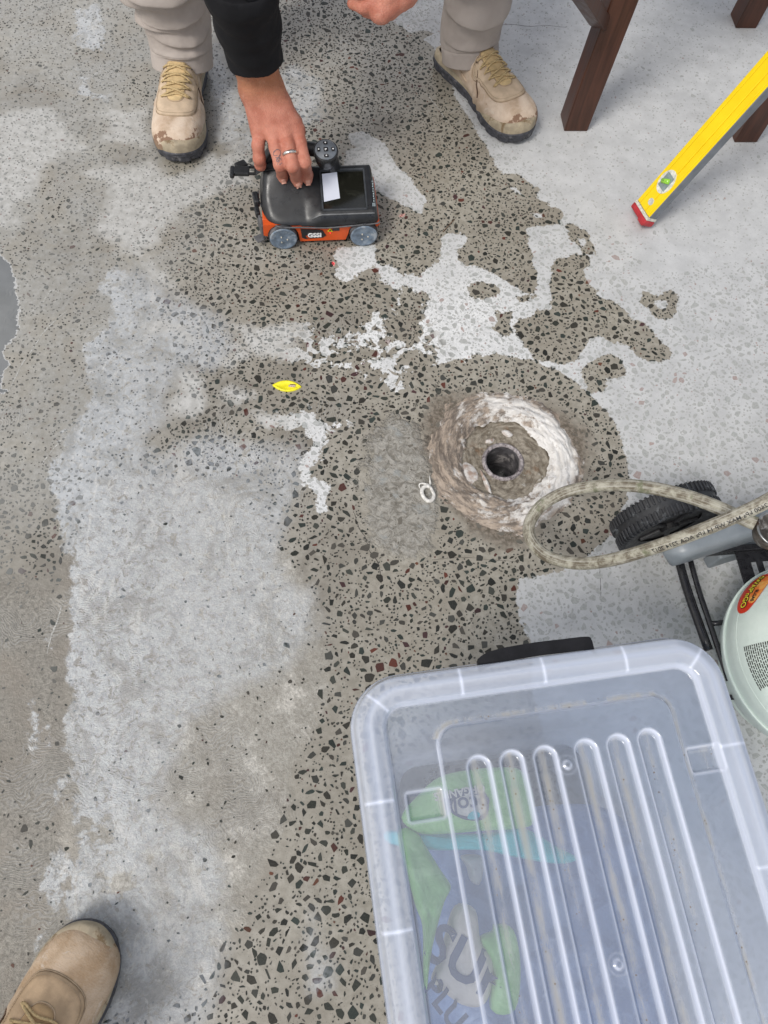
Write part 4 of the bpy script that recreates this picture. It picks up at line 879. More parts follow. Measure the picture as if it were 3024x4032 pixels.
# --- skin
s = NT('skin'); v = s.P(); n_ = s.noise(38, 5, .6, vec=v); f_ = s.noise(160, 5, .65, vec=v); o = s.sep(v)
armk = s.math('MULTIPLY', s.rng(o[2], .235, .29), s.rng(o[0], -.2, -.28))
c = s.mix(s.rng(n_, .3, .7), (0.42, 0.145, 0.095), (0.56, 0.235, 0.165)); c = s.mix(armk, c, s.mix(s.rng(n_, .35, .65), (0.36, 0.145, 0.075), (0.44, 0.19, 0.105)))
c = s.mix(s.math('MULTIPLY', s.rng(f_, .55, .72), .4), c, (0.42, 0.13, 0.10)); c = s.mix(s.math('MULTIPLY', s.rng(s.noise(90, 4, vec=v), .6, .75), .35), c, (0.62, 0.34, 0.25))
wr = s.vor(220, 'DISTANCE_TO_EDGE'); M_SKIN = s.set(c, s.rng(n_, .3, .7, .42, .58), s.bump(s.math('ADD', s.math('MULTIPLY', s.rng(wr, 0, .12), .5), s.math('ADD', f_, s.math('MULTIPLY', n_, 1.2))), .6, .0012), spec=.35)
s.b.inputs['Subsurface Weight'].default_value = .12; s.b.inputs['Subsurface Radius'].default_value = (.006, .002, .001); s.b.inputs['Subsurface Scale'].default_value = 1
DO = G(1119, 972); DE = (G(1430, 960) - DO).normalized(); DN = Vector((-DE.y, DE.x, 0))        # scanner frame
def dloc(p): q = p - DO; return q.dot(DE), q.dot(DN)
def cover_top(x, y):
    """height of the scanner's black cover (scanner frame)"""
    pl = .078 + .26 * y; lf = .060 + .60 * np.clip(y, 0, .2) - 1.6 * np.clip(y - .04, 0, .2) ** 2
    t = np.clip((x - .040 - .15 * (.05 - y)) / .035, 0, 1); t = t * t * (3 - 2 * t)
    b = .016 * np.exp(-((x - .0) / .04) ** 2 - ((y - .10) / .035) ** 2)
    return lf * (1 - t) + pl * t + b
def ontop(px, py, off):
    """point at offset above the cover under this pixel"""
    z = .1
    for _ in range(12):
        g = G(px, py, z); x, y = dloc(g); z = float(cover_top(x, min(y, .118))) + off
    return G(px, py, z)
HJ = {}
HJ['idx'] = [G(1166, 512, .200), G(1181, 560, .192), G(1200, 640, .176), ontop(1210, 690, .014), ontop(1212, 709, .009)]
HJ['mid'] = [G(1120, 515, .205), G(1134, 572, .196), G(1152, 655, .178), ontop(1166, 700, .014), ontop(1172, 719, .009)]
HJ['rin'] = [G(1072, 520, .202), G(1085, 582, .192), G(1103, 650, .172), ontop(1112, 690, .014), ontop(1115, 704, .009)]
HJ['pin'] = [G(1022, 512, .196), G(1016, 572, .182), G(1021, 625, .160), G(1025, 650, .140), G(1030, 655, .128)]
FRD = {'idx': (.0135, .0122, .0116, .0106, .0092), 'mid': (.0136, .0124, .0120, .0110, .0096), 'rin': (.0135, .0122, .0118, .0106, .0092), 'pin': (.0128, .0118, .0112, .0102, .0090)}
WR = [G(995, 352, .262), G(1062, 345, .262)]; EB = [G(962, 120, .40), G(1008, 96, .40)]; FA = [G(965, 225, .325), G(1030, 215, .325)]
THB = [G(1105, 400, .235), G(1160, 480, .182), G(1178, 555, .150), G(1170, 600, .138)]
def hand_fn(X, Y, Z):
    f_ = cap(X, Y, Z, EB[0], FA[0], .024, .026); f_ = smin(f_, cap(X, Y, Z, EB[1], FA[1], .024, .0255), .014)
    f_ = smin(f_, cap(X, Y, Z, FA[0], WR[0], .0265, .0215), .012); f_ = smin(f_, cap(X, Y, Z, FA[1], WR[1], .026, .0225), .012)
    f_ = smin(f_, cap(X, Y, Z, WR[0], WR[1], .021, .022), .012)
    pal = None
    for k in ('idx', 'mid', 'rin', 'pin'):
        w0 = WR[0].lerp(WR[1], {'pin': .02, 'rin': .35, 'mid': .65, 'idx': .98}[k]); m = HJ[k][0]
        g = cap(X, Y, Z, w0, m, .0225, .0176); pal = g if pal is None else smin(pal, g, .012)
    f_ = smin(f_, pal, .014)
    for k in ('idx', 'mid', 'rin', 'pin'):                       # knuckle heads and tendons
        m = HJ[k][0]; f_ = smin(f_, ell(X, Y, Z, (m.x, m.y - .002, m.z + .0065), (.0100, .0115, .0085)), .008)
        w0 = WR[0].lerp(WR[1], {'pin': .2, 'rin': .42, 'mid': .6, 'idx': .8}[k]) + Vector((0, 0, .0195)); f_ = smin(f_, cap(X, Y, Z, w0, m + Vector((0, 0, .0125)), .0032, .0036), .006)
    tb = None
    for a, b, ra, rb in zip(THB, THB[1:], (.017, .014, .012), (.014, .0125, .0095)):
        g = cap(X, Y, Z, a, b, ra, rb); tb = g if tb is None else smin(tb, g, .006)
    f_ = smin(f_, tb, .013)
    for k in ('idx', 'mid', 'rin', 'pin'):
        J = HJ[k]; R_ = FRD[k]; g = None
        for i in range(4):
            q = cap(X, Y, Z, J[i], J[i + 1], R_[i], R_[i + 1]); g = q if g is None else smin(g, q, .004)
        for i, am in ((2, .0014), (3, .0009)):
            c_ = J[i]; g = smin(g, ell(X, Y, Z, (c_.x, c_.y, c_.z + .0020), (R_[i] * .98, R_[i] * 1.1, R_[i] * .95)), .004)
            ax1 = np.array((J[i + 1] - J[i - 1]).normalized()); pr = (X - c_.x) * ax1[0] + (Y - c_.y) * ax1[1] + (Z - c_.z) * ax1[2]
            dd_ = np.sqrt((X - c_.x) ** 2 + (Y - c_.y) ** 2 + (Z - c_.z) ** 2)
            g = g + .00045 * np.cos(pr * 2 * PI / .0032) * np.exp(-(pr / .005) ** 2) * (Z > c_.z)
        f_ = np.where(f_ < g, smin(f_, g, .006), smin(f_, g, .006)) if k == 'idx' else smin(f_, g, .0055)
    a_ = G(1113, 520, .216); b2 = G(1068, 470, .226); f_ = f_ + .0
    return f_
lo = [min(p[i] for p in (EB + WR + FA + HJ['idx'] + HJ['pin'] + THB)) - .036 for i in range(3)]; hi = [max(p[i] for p in (EB + WR + FA + HJ['idx'] + HJ['pin'] + THB)) + .036 for i in range(3)]
HV, HF = snet(hand_fn, lo, hi, .0016)
# left hand, curled, hanging near the knee
LH = [[(1640, -120, .50), (1575, -30, .47), (1500, 40, .455)], [(1600, -90, .50), (1520, -10, .475), (1430, 26, .46), (1388, 14, .455)], [(1640, -60, .48), (1575, 10, .455), (1500, 58, .44), (1440, 45, .435)], [(1660, -60, .46), (1610, 0, .44), (1540, 52, .425), (1475, 52, .42)], [(1560, -150, .52), (1470, -90, .50), (1400, -50, .49)]]
LH = [[G(*q) for q in c_] for c_ in LH]
def lh_fn(X, Y, Z):
    f_ = cap(X, Y, Z, LH[0][0] + Vector((.03, .06, .05)), LH[0][1], .030, .026)
    for i, c_ in enumerate(LH):
        r0 = (.026, .0125, .0125, .0115, .0125)[i]
        for a, b in zip(c_, c_[1:]): f_ = smin(f_, cap(X, Y, Z, a, b, r0, r0 * .88), .006); r0 *= .9
    return f_
lo = [min(p[i] for c_ in LH for p in c_) - .05 for i in range(3)]; hi = [max(p[i] for c_ in LH for p in c_) + .10 for i in range(3)]
LV, LF = snet(lh_fn, lo, hi, .0028)
SHR, SHL, HEAD = Vector((-.44, 1.45, .80)), Vector((-.06, 1.55, .84)), Vector((-.28, 1.16, .86))
LWR = LH[0][0] + Vector((.03, .06, .05))
def body_fn(X, Y, Z):
    f_ = cap(X, Y, Z, SHR, SHL, .06, .06); f_ = smin(f_, cap(X, Y, Z, (-.25, 1.5, .84), (-.25, 1.95, .85), .11, .12), .06)
    f_ = smin(f_, cap(X, Y, Z, SHR, EB[0].lerp(EB[1], .5), .04, .026), .03); f_ = smin(f_, cap(X, Y, Z, SHL, LWR, .05, .03), .03)
    f_ = smin(f_, cap(X, Y, Z, (-.26, 1.45, .86), (-.275, 1.27, .86), .058, .055), .03)
    f_ = smin(f_, ell(X, Y, Z, HEAD, (.075, .10, .105)), .02); f_ = smin(f_, ell(X, Y, Z, HEAD + Vector((0, -.035, -.06)), (.055, .06, .06)), .03)
    f_ = smin(f_, ell(X, Y, Z, HEAD + Vector((0, -.06, -.10)), (.014, .022, .020)), .008)                      # nose
    for sg in (-1, 1):
        f_ = smin(f_, ell(X, Y, Z, HEAD + Vector((sg * .078, .01, -.02)), (.010, .018, .030)), .006); f_ = smin(f_, cap(X, Y, Z, (-.25 + sg * .10, 1.98, .80), ank[0 if sg < 0 else 1] + Vector((0, 0, .12)), .07, .04), .03)
    return f_
BV2, BF2 = snet(body_fn, (-.72, .98, .1), (.16, 2.15, 1.05), .013)
V = [tuple(v) for v in HV] + [tuple(v) for v in LV] + [tuple(v) for v in BV2]; V = np.array(V)
F_ = np.concatenate([HF, LF + len(HV), BF2 + len(HV) + len(LV)]); body = npmesh('body', V, F_, M_SKIN); keep(body, man)
# nails
s = NT('fingernail'); M_NAIL = s.set((0.56, 0.29, 0.22), .3)
HB = BVHTree.FromPolygons([tuple(v) for v in HV], [tuple(int(q) for q in f) for f in HF])
for k in ('idx', 'mid', 'rin'):
    J = HJ[k]; t = (J[4] - J[3]).normalized(); upv = (C0 - J[4]).normalized(); upv = (upv - t * upv.dot(t)).normalized(); u = t.cross(upv); V, F_ = [], []
    for i in range(6):
        for j in range(7):
            a = (j / 6 - .5) * .0115; b = (i / 5) * .0105; p = J[4] + t * (b - .001) + u * a * (1 - .15 * (i / 5)) + upv * .02
            h, n_, i_, d_ = HB.ray_cast(p, -upv); V.append((h + n_ * (.0007 if 0 < i < 5 and 0 < j < 6 else -.0003)) if h is not None and d_ < .03 else p - upv * .0145)
    for i in range(5):
        for j in range(6): F_.append((i * 7 + j, i * 7 + j + 1, (i + 1) * 7 + j + 1, (i + 1) * 7 + j))
    keep(mob('fingernail', V, F_, M_NAIL, None, True), man)
# tattoo on the ring finger: ink marks hugging the skin
bm = bmesh.new(); J = HJ['rin']; ax1 = (J[2] - J[1]); t = ax1.normalized(); upv = (C0 - J[2]).normalized(); upv = (upv - t * upv.dot(t)).normalized(); u = t.cross(upv)
def ink(pts, wd):
    P = []
    for a, b in pts:
        p = J[1] + ax1 * a + u * b * .0095 + upv * .03; h, n_, i_, d_ = HB.ray_cast(p, -upv)
        if h is not None: P.append((h + n_ * .0002, n_))
    for (a, na), (b, nb_) in zip(P, P[1:]):
        d_ = (b - a).normalized(); q = d_.cross(na) * wd; bm.faces.new([bm.verts.new(x) for x in (a - q, b - q, b + q, a + q)])
for a0 in range(6):
    ink([(.35 + .22 * math.cos(a0 * 1.05 + q * .25) * (.6 + .1 * a0), .75 * math.sin(a0 * 1.05 + q * .3)) for q in range(7)], .0006)
ink([(.75 + .12 * math.cos(q), .45 * math.sin(q)) for q in [x * .4 for x in range(14)]], .0009); ink([(.95, -.5), (1.02, 0), (.95, .5)], .0009); ink([(.5, -.3), (.85, .0), (.6, .3)], .0008)
s = NT('tattoo_ink'); keep(bob('tattoo', bm, s.set((0.16, 0.10, 0.10), .5), None), man)
# silver ring
J = HJ['mid']; c_ = J[1].lerp(J[2], .42); t = (J[2] - J[1]).normalized(); u = t.orthogonal().normalized(); w_ = t.cross(u); bm = bmesh.new()
tube(bm, [c_ + (u * math.cos(a) + w_ * math.sin(a)) * .0134 for a in [2 * PI * k / 40 for k in range(40)]], .0017, 10, closed=True, flat=1.9, up=t)
s = NT('silver'); keep(bob('ring', bm, s.set((0.62, 0.60, 0.57), .22, metal=1.0), None, True), man)
# shirt with its cuff, and hair
CU = [G(965, 236, .312), G(1035, 205, .318)]
cdir = (G(946, -60, .44) - G(1003, 236, .318)).normalized(); CUM = G(1003, 236, .312)
SLE = [G(1002, 225, .322), G(975, 80, .395), G(945, -60, .47), Vector((-.42, 1.34, .62)), SHR]
def sleeve_fn(X, Y, Z):
    f_ = None
    for a, b, ra, rb in zip(SLE, SLE[1:], (.049, .054, .058, .062), (.054, .058, .062, .068)):
        g = cap(X, Y, Z, a, b, ra, rb); f_ = g if f_ is None else smin(f_, g, .01)
    f_ = f_ + .0012 * np.sin(Z * 90 + X * 60) + .0008 * np.sin(Y * 160 - Z * 120)
    return f_
def shirt_fn(X, Y, Z):
    f_ = sleeve_fn(X, Y, Z); f_ = smin(f_, cap(X, Y, Z, SHR, SHL, .075, .075), .04); f_ = smin(f_, cap(X, Y, Z, (-.25, 1.52, .84), (-.25, 1.93, .86), .135, .14), .06)
    f_ = smin(f_, cap(X, Y, Z, SHL, SHL.lerp(LWR, .8), .068, .05), .04); cut = -((X - CUM.x) * cdir.x + (Y - CUM.y) * cdir.y + (Z - CUM.z) * cdir.z)
    return np.maximum(f_, np.where(Z < .5, cut, -1))
lo = [min(p[i] for p in SLE[:3]) - .075 for i in range(3)]; hi = [max(p[i] for p in SLE[:3]) + .075 for i in range(3)]
SV, SF = snet(lambda X, Y, Z: np.maximum(sleeve_fn(X, Y, Z), np.maximum(-((X - CUM.x) * cdir.x + (Y - CUM.y) * cdir.y + (Z - CUM.z) * cdir.z), Z - .478)), lo, hi, .003)
SV2, SF2 = snet(lambda X, Y, Z: np.maximum(shirt_fn(X, Y, Z), .470 - Z), (-.62, 1.15, .44), (.16, 2.15, 1.06), .013)
s = NT('black_cloth'); v = s.P(); n_ = s.noise(20, 4, vec=v); M_BLK = s.set(s.mix(s.rng(n_, .3, .7), (0.008, 0.008, 0.0095), (0.013, 0.013, 0.015)), .85, s.bump(s.noise(600, 3, vec=v), .3, .0005), spec=.2)
shirt = npmesh('shirt', np.concatenate([SV, SV2]), np.concatenate([SF, SF2 + len(SV)]), M_BLK); keep(shirt, man)
HH, HHF = snet(lambda X, Y, Z: np.maximum(ell(X, Y, Z, HEAD + Vector((0, .012, .012)), (.083, .108, .112)) + .003 * np.sin(X * 180) * np.sin(Y * 150 + Z * 90), -(Z - HEAD.z + .03 + (HEAD.y - Y) * .35)), (HEAD.x - .1, HEAD.y - .12, HEAD.z - .14), (HEAD.x + .1, HEAD.y + .15, HEAD.z + .14), .006)
keep(npmesh('hair', HH, HHF, simple('brown_hair', (0.05, 0.03, 0.02), .6, sc=200)), man)
s = NT('eye'); s.set((0.6, 0.58, 0.55), .15)
for sg in (-1, 1):
    bm = bmesh.new(); bmesh.ops.create_uvsphere(bm, u_segments=14, v_segments=10, radius=.011, matrix=Matrix.Translation(HEAD + Vector((sg * .03, -.088, -.035)))); keep(bob('eye', bm, s.m, None, True), man)
# ================================================================== PHOTOGRAPHER
ph = empty('person', G(200, 3900), 'photographer standing at the lower left corner, one dusty brown work boot in view', 'person')
toe = G(432, 3640); hd = (G(150, 4110) - G(425, 3640)).normalized(); mP = boot_matrix(toe, toe + hd * LS)
BRN = leather('brown_suede', (0.40, 0.27, 0.16), (0.56, 0.43, 0.31), (0.16, 0.09, 0.045), .318)
bP = make_boot(ph, 'boot', True, (BRN, simple('brown_panel', (0.46, 0.33, 0.21), .8, var=.2, sc=40, bump=.3, bsc=500, spec=.2), simple('brown_tongue', (0.44, 0.29, 0.15), .75, var=.15)), mP)
aP = mP @ Vector((0, .072, 0)); kd = -hd
VV, FF = leg_loft([up(aP, 0, 0, .10), up(aP, 0, .0, .17), up(aP, -.01, -.02, .25), up(aP, -.01, -.04, .33)], [.064, .07, .075, .08], FL, 9, 60)
keep(mob('trousers', VV, FF, M_TRO, None, True), ph)
# ================================================================== SCANNER
dev = bpy.data.objects.new('ground_scanner', None); COL.objects.link(dev); dev.location = DO; dev.rotation_euler = (0, 0, math.atan2(DE.y, DE.x))
tag(dev, 'orange and black handheld ground scanner on small wheels under the man\'s hand', 'scanner')
M_ORG = simple('orange_plastic', (0.62, 0.085, 0.012), .42, var=.1, sc=30, bump=.1, dirt=((0.40, 0.12, 0.04), .66))
M_BPL = simple('black_plastic', (0.018, 0.019, 0.021), .34, var=.35, sc=35, bump=.25, bsc=900, dirt=((0.07, 0.07, 0.07), .6))
M_BMT = simple('black_rubber', (0.022, 0.023, 0.026), .55, var=.3)
def arch(cx1, r, n=12): return [(cx1 + r * math.cos(PI - PI * k / n), .027 + r * math.sin(PI - PI * k / n)) for k in range(n + 1)]
prof = [(-.036, .030)] + [p for p in arch(0, .031)][0:0] + [(-.0335, .014)]
prof = [(-.038, .060), (-.040, .030), (-.036, .012)]
prof = [(-.0385, .058), (-.0395, .030)] + [q for q in arch(.0, .0315) if q[1] > .026] + [(.034, .010), (.128, .010)] + [q for q in arch(.165, .0315) if q[1] > .026 and q[0] < .195] + [(.198, .050), (.196, .058)]
def xz_extr(bm, P, y0, y1):
    a = [bm.verts.new((p[0], y0, p[1])) for p in P]; b = [bm.verts.new((p[0], y1, p[1])) for p in P]; n = len(P)
    bm.faces.new(a); bm.faces.new(b[::-1])
    for i in range(n): bm.faces.new((a[i], b[i], b[(i + 1) % n], a[(i + 1) % n]))
bm = bmesh.new(); xz_extr(bm, prof, .004, .018); xz_extr(bm, prof, .112, .126); bx(bm, (.081, .065, .036), (.092, .096, .050), None, .002)
bx(bm, (-.028, .065, .045), (.022, .094, .026), None, .002); bx(bm, (.187, .065, .045), (.020, .094, .026), None, .002); bob('chassis', bm, M_ORG, dev)
bm = bmesh.new(); bx(bm, (.081, .065, .052), (.22, .092, .012)); bx(bm, (0, .065, .034), (.05, .09, .04)); bx(bm, (.165, .065, .034), (.05, .09, .04)); bob('underbody', bm, M_BMT, dev)
M_TYR = simple('dusty_tyre', (0.035, 0.036, 0.04), .7, dirt=((0.14, 0.15, 0.16), .5)); M_HUB = simple('dusty_hub', (0.13, 0.17, 0.22), .5, var=.35, sc=70, dirt=((0.30, 0.33, 0.36), .5))
for (x, y, sg) in ((0, -.006, -1), (.165, -.006, -1), (0, .136, 1), (.165, .136, 1)):
    bm = bmesh.new(); cyl(bm, (x, y, .0288), (x, y + .016 * -sg, .0288), .0288, seg=48)
    wh = bob('wheel', bm, M_TYR, dev, False); bm = bmesh.new()
    lv = [(.0278, 0), (.0274, .0012), (.0245, .0018), (.023, .0008), (.010, .0014), (0.0001, .0016)]; rg = []
    for r_, dy in lv: rg.append([bm.verts.new((x + r_ * math.cos(2 * PI * k / 40), y + sg * dy, .0288 + r_ * math.sin(2 * PI * k / 40))) for k in range(40)])
    for A_, B_ in zip(rg, rg[1:]):
        for k in range(40): bm.faces.new((A_[k], A_[(k + 1) % 40], B_[(k + 1) % 40], B_[k]) if sg > 0 else (A_[k], B_[k], B_[(k + 1) % 40], A_[(k + 1) % 40]))
    bob('hub_cap', bm, M_HUB, wh, True)
    for q in range(3):
        a = 2.1 + q * 2.094; bm = bmesh.new(); cyl(bm, (x + .008 * math.cos(a), y + sg * .001, .0288 + .008 * math.sin(a)), (x + .008 * math.cos(a), y + sg * .0032, .0288 + .008 * math.sin(a)), .0014, seg=8); bob('screw', bm, simple('screw', (0.6, 0.55, 0.45), .4) if 'screw' not in bpy.data.materials else bpy.data.materials['screw'], wh)
def rbox2(X, Y, P): return None
def cover_fn(X, Y, Z):
    # plan outline: front left corner swept away
    cx1, cy1, hx, hy, r = .077, .061, .118, .062, .012
    qx = np.abs(X - cx1) - hx + r; qy = np.abs(Y - cy1) - hy + r
    pl = np.hypot(np.maximum(qx, 0), np.maximum(qy, 0)) + np.minimum(np.maximum(qx, qy), 0) - r
    dg = (-(X - .0) * .80 - (Y - .0) * .60) - .014; pl = -smin(-pl, -dg, .02)
    zb = .057 - .006 * np.clip(1 - np.abs(X - .09) / .09, 0, 1) * (Y < .03)
    tp = Z - cover_top(X, Y); drag = pl + np.clip(Z - .062, 0, 1) * .22
    f_ = -smin(-drag, -tp * .85, .012)
    sc_ = np.maximum(np.abs(X - .127) - .044, np.abs(Y - .0565) - .042); f_ = np.maximum(f_, -np.maximum(sc_, -(Z - cover_top(X, Y) + .0035)))
    return np.maximum(f_, zb - Z)
CV, CF = snet(cover_fn, (-.06, -.012, .045), (.21, .14, .145), .0019); cov = npmesh('cover', CV, CF, M_BPL, dev)
bm = bmesh.new(); n = 40
P_ = [(-.044, .098), (-.044, .07), (-.030, .030), (-.014, .006), (.0, -.0018), (.04, -.0022), (.09, -.0024), (.14, -.0022), (.190, -.0012), (.1965, .004)]
zs_ = [.0575, .0575, .057, .0565, .0562, .0545, .0515, .0545, .0575, .058]
tube(bm, spline([(x, y, z) for (x, y), z in zip(P_, zs_)], 6), .0016, 6); bob('seam_trim', bm, simple('grey_trim', (0.10, 0.10, 0.105), .4), dev, True)
# long ridge line in front of the screen, lighter grey than the cover
bm = bmesh.new(); tube(bm, [(x, .0055, float(cover_top(x, .0055)) - .0005 + .0) for x in np.linspace(.060, .186, 20)], .0016, 8); bob('ridge', bm, simple('grey_ridge', (0.16, 0.165, 0.17), .4), dev, True)
# screen
def top_quad(nm, x0, x1, y0, y1, off, mat, par, nx=6, ny=6, th=.0012, skew=0):
    V, F_ = [], []
    for j in range(ny + 1):
        for i in range(nx + 1):
            y = y0 + (y1 - y0) * j / ny; x = x0 + (x1 - x0) * i / nx; V.append((x, y, .078 + .26 * y + off))
    for j in range(ny):
        for i in range(nx): a = j * (nx + 1) + i; F_.append((a, a + 1, a + nx + 2, a + nx + 1))
    return mob(nm, V, F_, mat, par)
s = NT('screen_glass'); M_SCR2 = s.set(s.mix(s.rng(s.noise(25, 6, .7, 1.5, vec=s.obj()), .55, .75), (0.012, 0.012, 0.009), (0.035, 0.036, 0.028)), .06, spec=.8)
scr = top_quad('screen', .0845, .1695, .016, .097, -.0028, M_SCR2, dev)
s = NT('screen_reflection'); s.set((0.50, 0.52, 0.58), .15); s.put(s.b.inputs['Emission Color'], (0.62, 0.65, 0.78)); s.b.inputs['Emission Strength'].default_value = .22  # bright reflection on the glass put into a pale glowing panel
V = [(.0865, .0335, 0), (.1190, .040, 0), (.1170, .0955, 0), (.0865, .0925, 0)]; V = [(x, y, .078 + .26 * y - .0018) for x, y, _ in V]; mob('reflection_panel', V, [(0, 1, 2, 3)], s.m, scr)
bm = bmesh.new()
for (x0, x1, y0, y1) in ((.081, .0845, .0125, .1005), (.1695, .173, .0125, .1005), (.081, .173, .0125, .016), (.081, .173, .097, .1005)):
    vs_ = bx(bm, ((x0 + x1) / 2, (y0 + y1) / 2, 0), (x1 - x0, y1 - y0, .004), None, .0008)
    for v in vs_: v.co.z += .078 + .26 * v.co.y
bob('bezel', bm, simple('bezel_plastic', (0.045, 0.05, 0.056), .35), dev)
bm = bmesh.new()
for k in range(9): vs_ = bx(bm, (.1865 + .0004 * (k % 2), .030 + k * .0052, 0), (.0016, .003, .0004)); [setattr(v.co, 'z', v.co.z + .0783 + .26 * v.co.y) for v in vs_]
for k in range(3): vs_ = bx(bm, (.1835 + .0022 * k, .0225, 0), (.0012, .007, .0004)); [setattr(v.co, 'z', v.co.z + .0783 + .26 * v.co.y) for v in vs_]
bob('bezel_print', bm, simple('pale_print', (0.35, 0.42, 0.45), .5), dev)
# handle and control knob
hx0 = [(-.022, .108, .105), (-.012, .110, .135), (.015, .110, .150), (.055, .106, .152), (.090, .100, .148), (.105, .098, .135), (.112, .100, .110)]
bm = bmesh.new(); tube(bm, spline(hx0, 8), .0135, 16); bob('handle', bm, M_BPL, dev, True)
kx, ky = dloc(G(1283, 590, .172)); kn = Matrix.Translation((kx, ky, .172)) @ Matrix.Rotation(math.radians(14), 4, 'X')
bm = bmesh.new(); rg = []
for r_, z in ((.016, -.040), (.020, -.030), (.0235, -.012), (.0242, -.003), (.0232, .0), (.0222, .0005), (.0215, -.0008), (.0001, -.0004)): rg.append([bm.verts.new(kn @ Vector((r_ * math.cos(2 * PI * k / 48), r_ * math.sin(2 * PI * k / 48), z))) for k in range(48)])
for A_, B_ in zip(rg, rg[1:]):
    for k in range(48): bm.faces.new((A_[k], A_[(k + 1) % 48], B_[(k + 1) % 48], B_[k]))
knob = bob('control_knob', bm, M_BPL, dev, True)
bm = bmesh.new(); rg = []
for r_, z in ((.0212, .0), (.0208, .0009), (.0001, .0012)): rg.append([bm.verts.new(kn @ Vector((r_ * math.cos(2 * PI * k / 48), r_ * math.sin(2 * PI * k / 48), z))) for k in range(48)])
for A_, B_ in zip(rg, rg[1:]):
    for k in range(48): bm.faces.new((A_[k], A_[(k + 1) % 48], B_[(k + 1) % 48], B_[k]))
bob('keypad', bm, simple('grey_keypad', (0.12, 0.135, 0.155), .5, bump=.1), knob, True)
M_KEY = simple('black_key', (0.012, 0.012, 0.014), .25); M_ICO = simple('white_icon', (0.85, 0.86, 0.86), .5)
for k in range(5):
    a = PI / 2 * k; r_ = 0 if k == 4 else .0138; cx1, cy1 = r_ * math.cos(a), r_ * math.sin(a); bm = bmesh.new()
    vs_ = bx(bm, (cx1, cy1, .0018), ((.0085, .0062, .002) if k in (1, 3) else ((.0058, .0085, .002) if k < 4 else (.0085, .0085, .002))), None, .0009, 2); bmesh.ops.transform(bm, matrix=kn, verts=bm.verts); bob('button', bm, M_KEY, knob)
    bm = bmesh.new(); bx(bm, (cx1, cy1, .0031), (.0026, .0024, .0006) if k < 4 else (.0042, .0016, .0006), None, .0002)
    if k == 4: bx(bm, (-.0014, -.0018, .0031), (.0013, .0022, .0006))
    bmesh.ops.transform(bm, matrix=kn, verts=bm.verts); bob('icon', bm, M_ICO, knob)
# logo plate, text, warning triangle on the front
def text_obj(nm, body, size, mat, parent, mw=None, off=0.0, ext=0.0004, sx=1.0, shear=0, fn=None, ax='CENTER'):
    cu = bpy.data.curves.new(nm, 'FONT'); cu.body = body; cu.size = size; cu.align_x = ax; cu.align_y = 'CENTER'; cu.offset = off; cu.extrude = ext; cu.shear = shear; cu.resolution_u = 3
    t = bpy.data.objects.new(nm + '_src', cu); COL.objects.link(t); bpy.context.view_layer.update(); me = bpy.data.meshes.new_from_object(t); bpy.data.objects.remove(t); bpy.data.curves.remove(cu)
    me.name = nm; me.materials.clear(); me.materials.append(mat)
    for v in me.vertices: v.co.x *= sx
    if fn:
        bm = bmesh.new(); bm.from_mesh(me); bmesh.ops.subdivide_edges(bm, edges=[e for e in bm.edges if e.calc_length() > size * .25], cuts=2)
        for v in bm.verts: v.co = fn(v.co)
        bm.to_mesh(me); bm.free()
    o = bpy.data.objects.new(nm, me); link(o, parent)
    if mw is not None: o.matrix_local = mw
    return o
FR0 = Matrix.Translation((0, .0022, 0)) @ Matrix.Rotation(PI / 2, 4, 'X')
bm = bmesh.new(); P_ = [(.036, .045), (.072, .042), (.0805, .039), (.0875, .025), (.081, .0195), (.044, .0175), (.038, .0215)]
xz_extr(bm, P_, .0025, .0045); plate = bob('logo_plate', bm, simple('logo_black', (0.016, 0.017, 0.02), .4), dev)
text_obj('logo_text', 'GSSI', .0150, M_ICO, plate, Matrix.Translation((.0640, .0022, .0270)) @ Matrix.Rotation(PI / 2, 4, 'X'), off=.0006, sx=1.0)
bm = bmesh.new()
for r_ in (.0085, .0062):
    V1 = [bm.verts.new((.0545 + r_ * math.cos(a), .0020, .0275 + r_ * math.sin(a))) for a in np.linspace(PI, PI * 1.5, 10)]; V2 = [bm.verts.new((.0545 + (r_ - .0014) * math.cos(a), .0020, .0275 + (r_ - .0014) * math.sin(a))) for a in np.linspace(PI, PI * 1.5, 10)]
    for k in range(9): bm.faces.new((V1[k], V1[k + 1], V2[k + 1], V2[k]))
bob('logo_arc', bm, M_ORG, plate)
bm = bmesh.new(); xz_extr(bm, [(.0905, .0355), (.1015, .0355), (.096, .0445)], .0022, .0045); tri = bob('warning_triangle', bm, simple('warning_yellow', (0.75, 0.62, 0.02), .4), dev)
bm = bmesh.new(); cyl(bm, (.096, .0024, .0387), (.096, .0016, .0387), .0014, seg=10)
for k in range(8): a = k * PI / 4; bx(bm, (.096 + .0021 * math.cos(a), .002, .0387 + .0021 * math.sin(a)), (.0012, .0006, .0003), Matrix.Rotation(-a, 3, 'Y'))
bob('burst_symbol', bm, M_KEY, tri)
bm = bmesh.new(); xz_extr(bm, [(.1005, .0370), (.115, .0370), (.115, .0445), (.1015, .0445)], .0026, .0045); bob('warning_label', bm, simple('dark_label', (0.03, 0.03, 0.032), .4, dirt=((.2, .2, .2), .6)), dev)
s = NT('laser_red'); s.set((0.5, 0.02, 0.02), .4); s.put(s.b.inputs['Emission Color'], (1, 0.03, 0.03)); s.b.inputs['Emission Strength'].default_value = 1.2
bm = bmesh.new(); cyl(bm, (.096, .0045, .0315), (.096, .0022, .0315), .0012, seg=10); bob('laser_window', bm, s.m, dev)
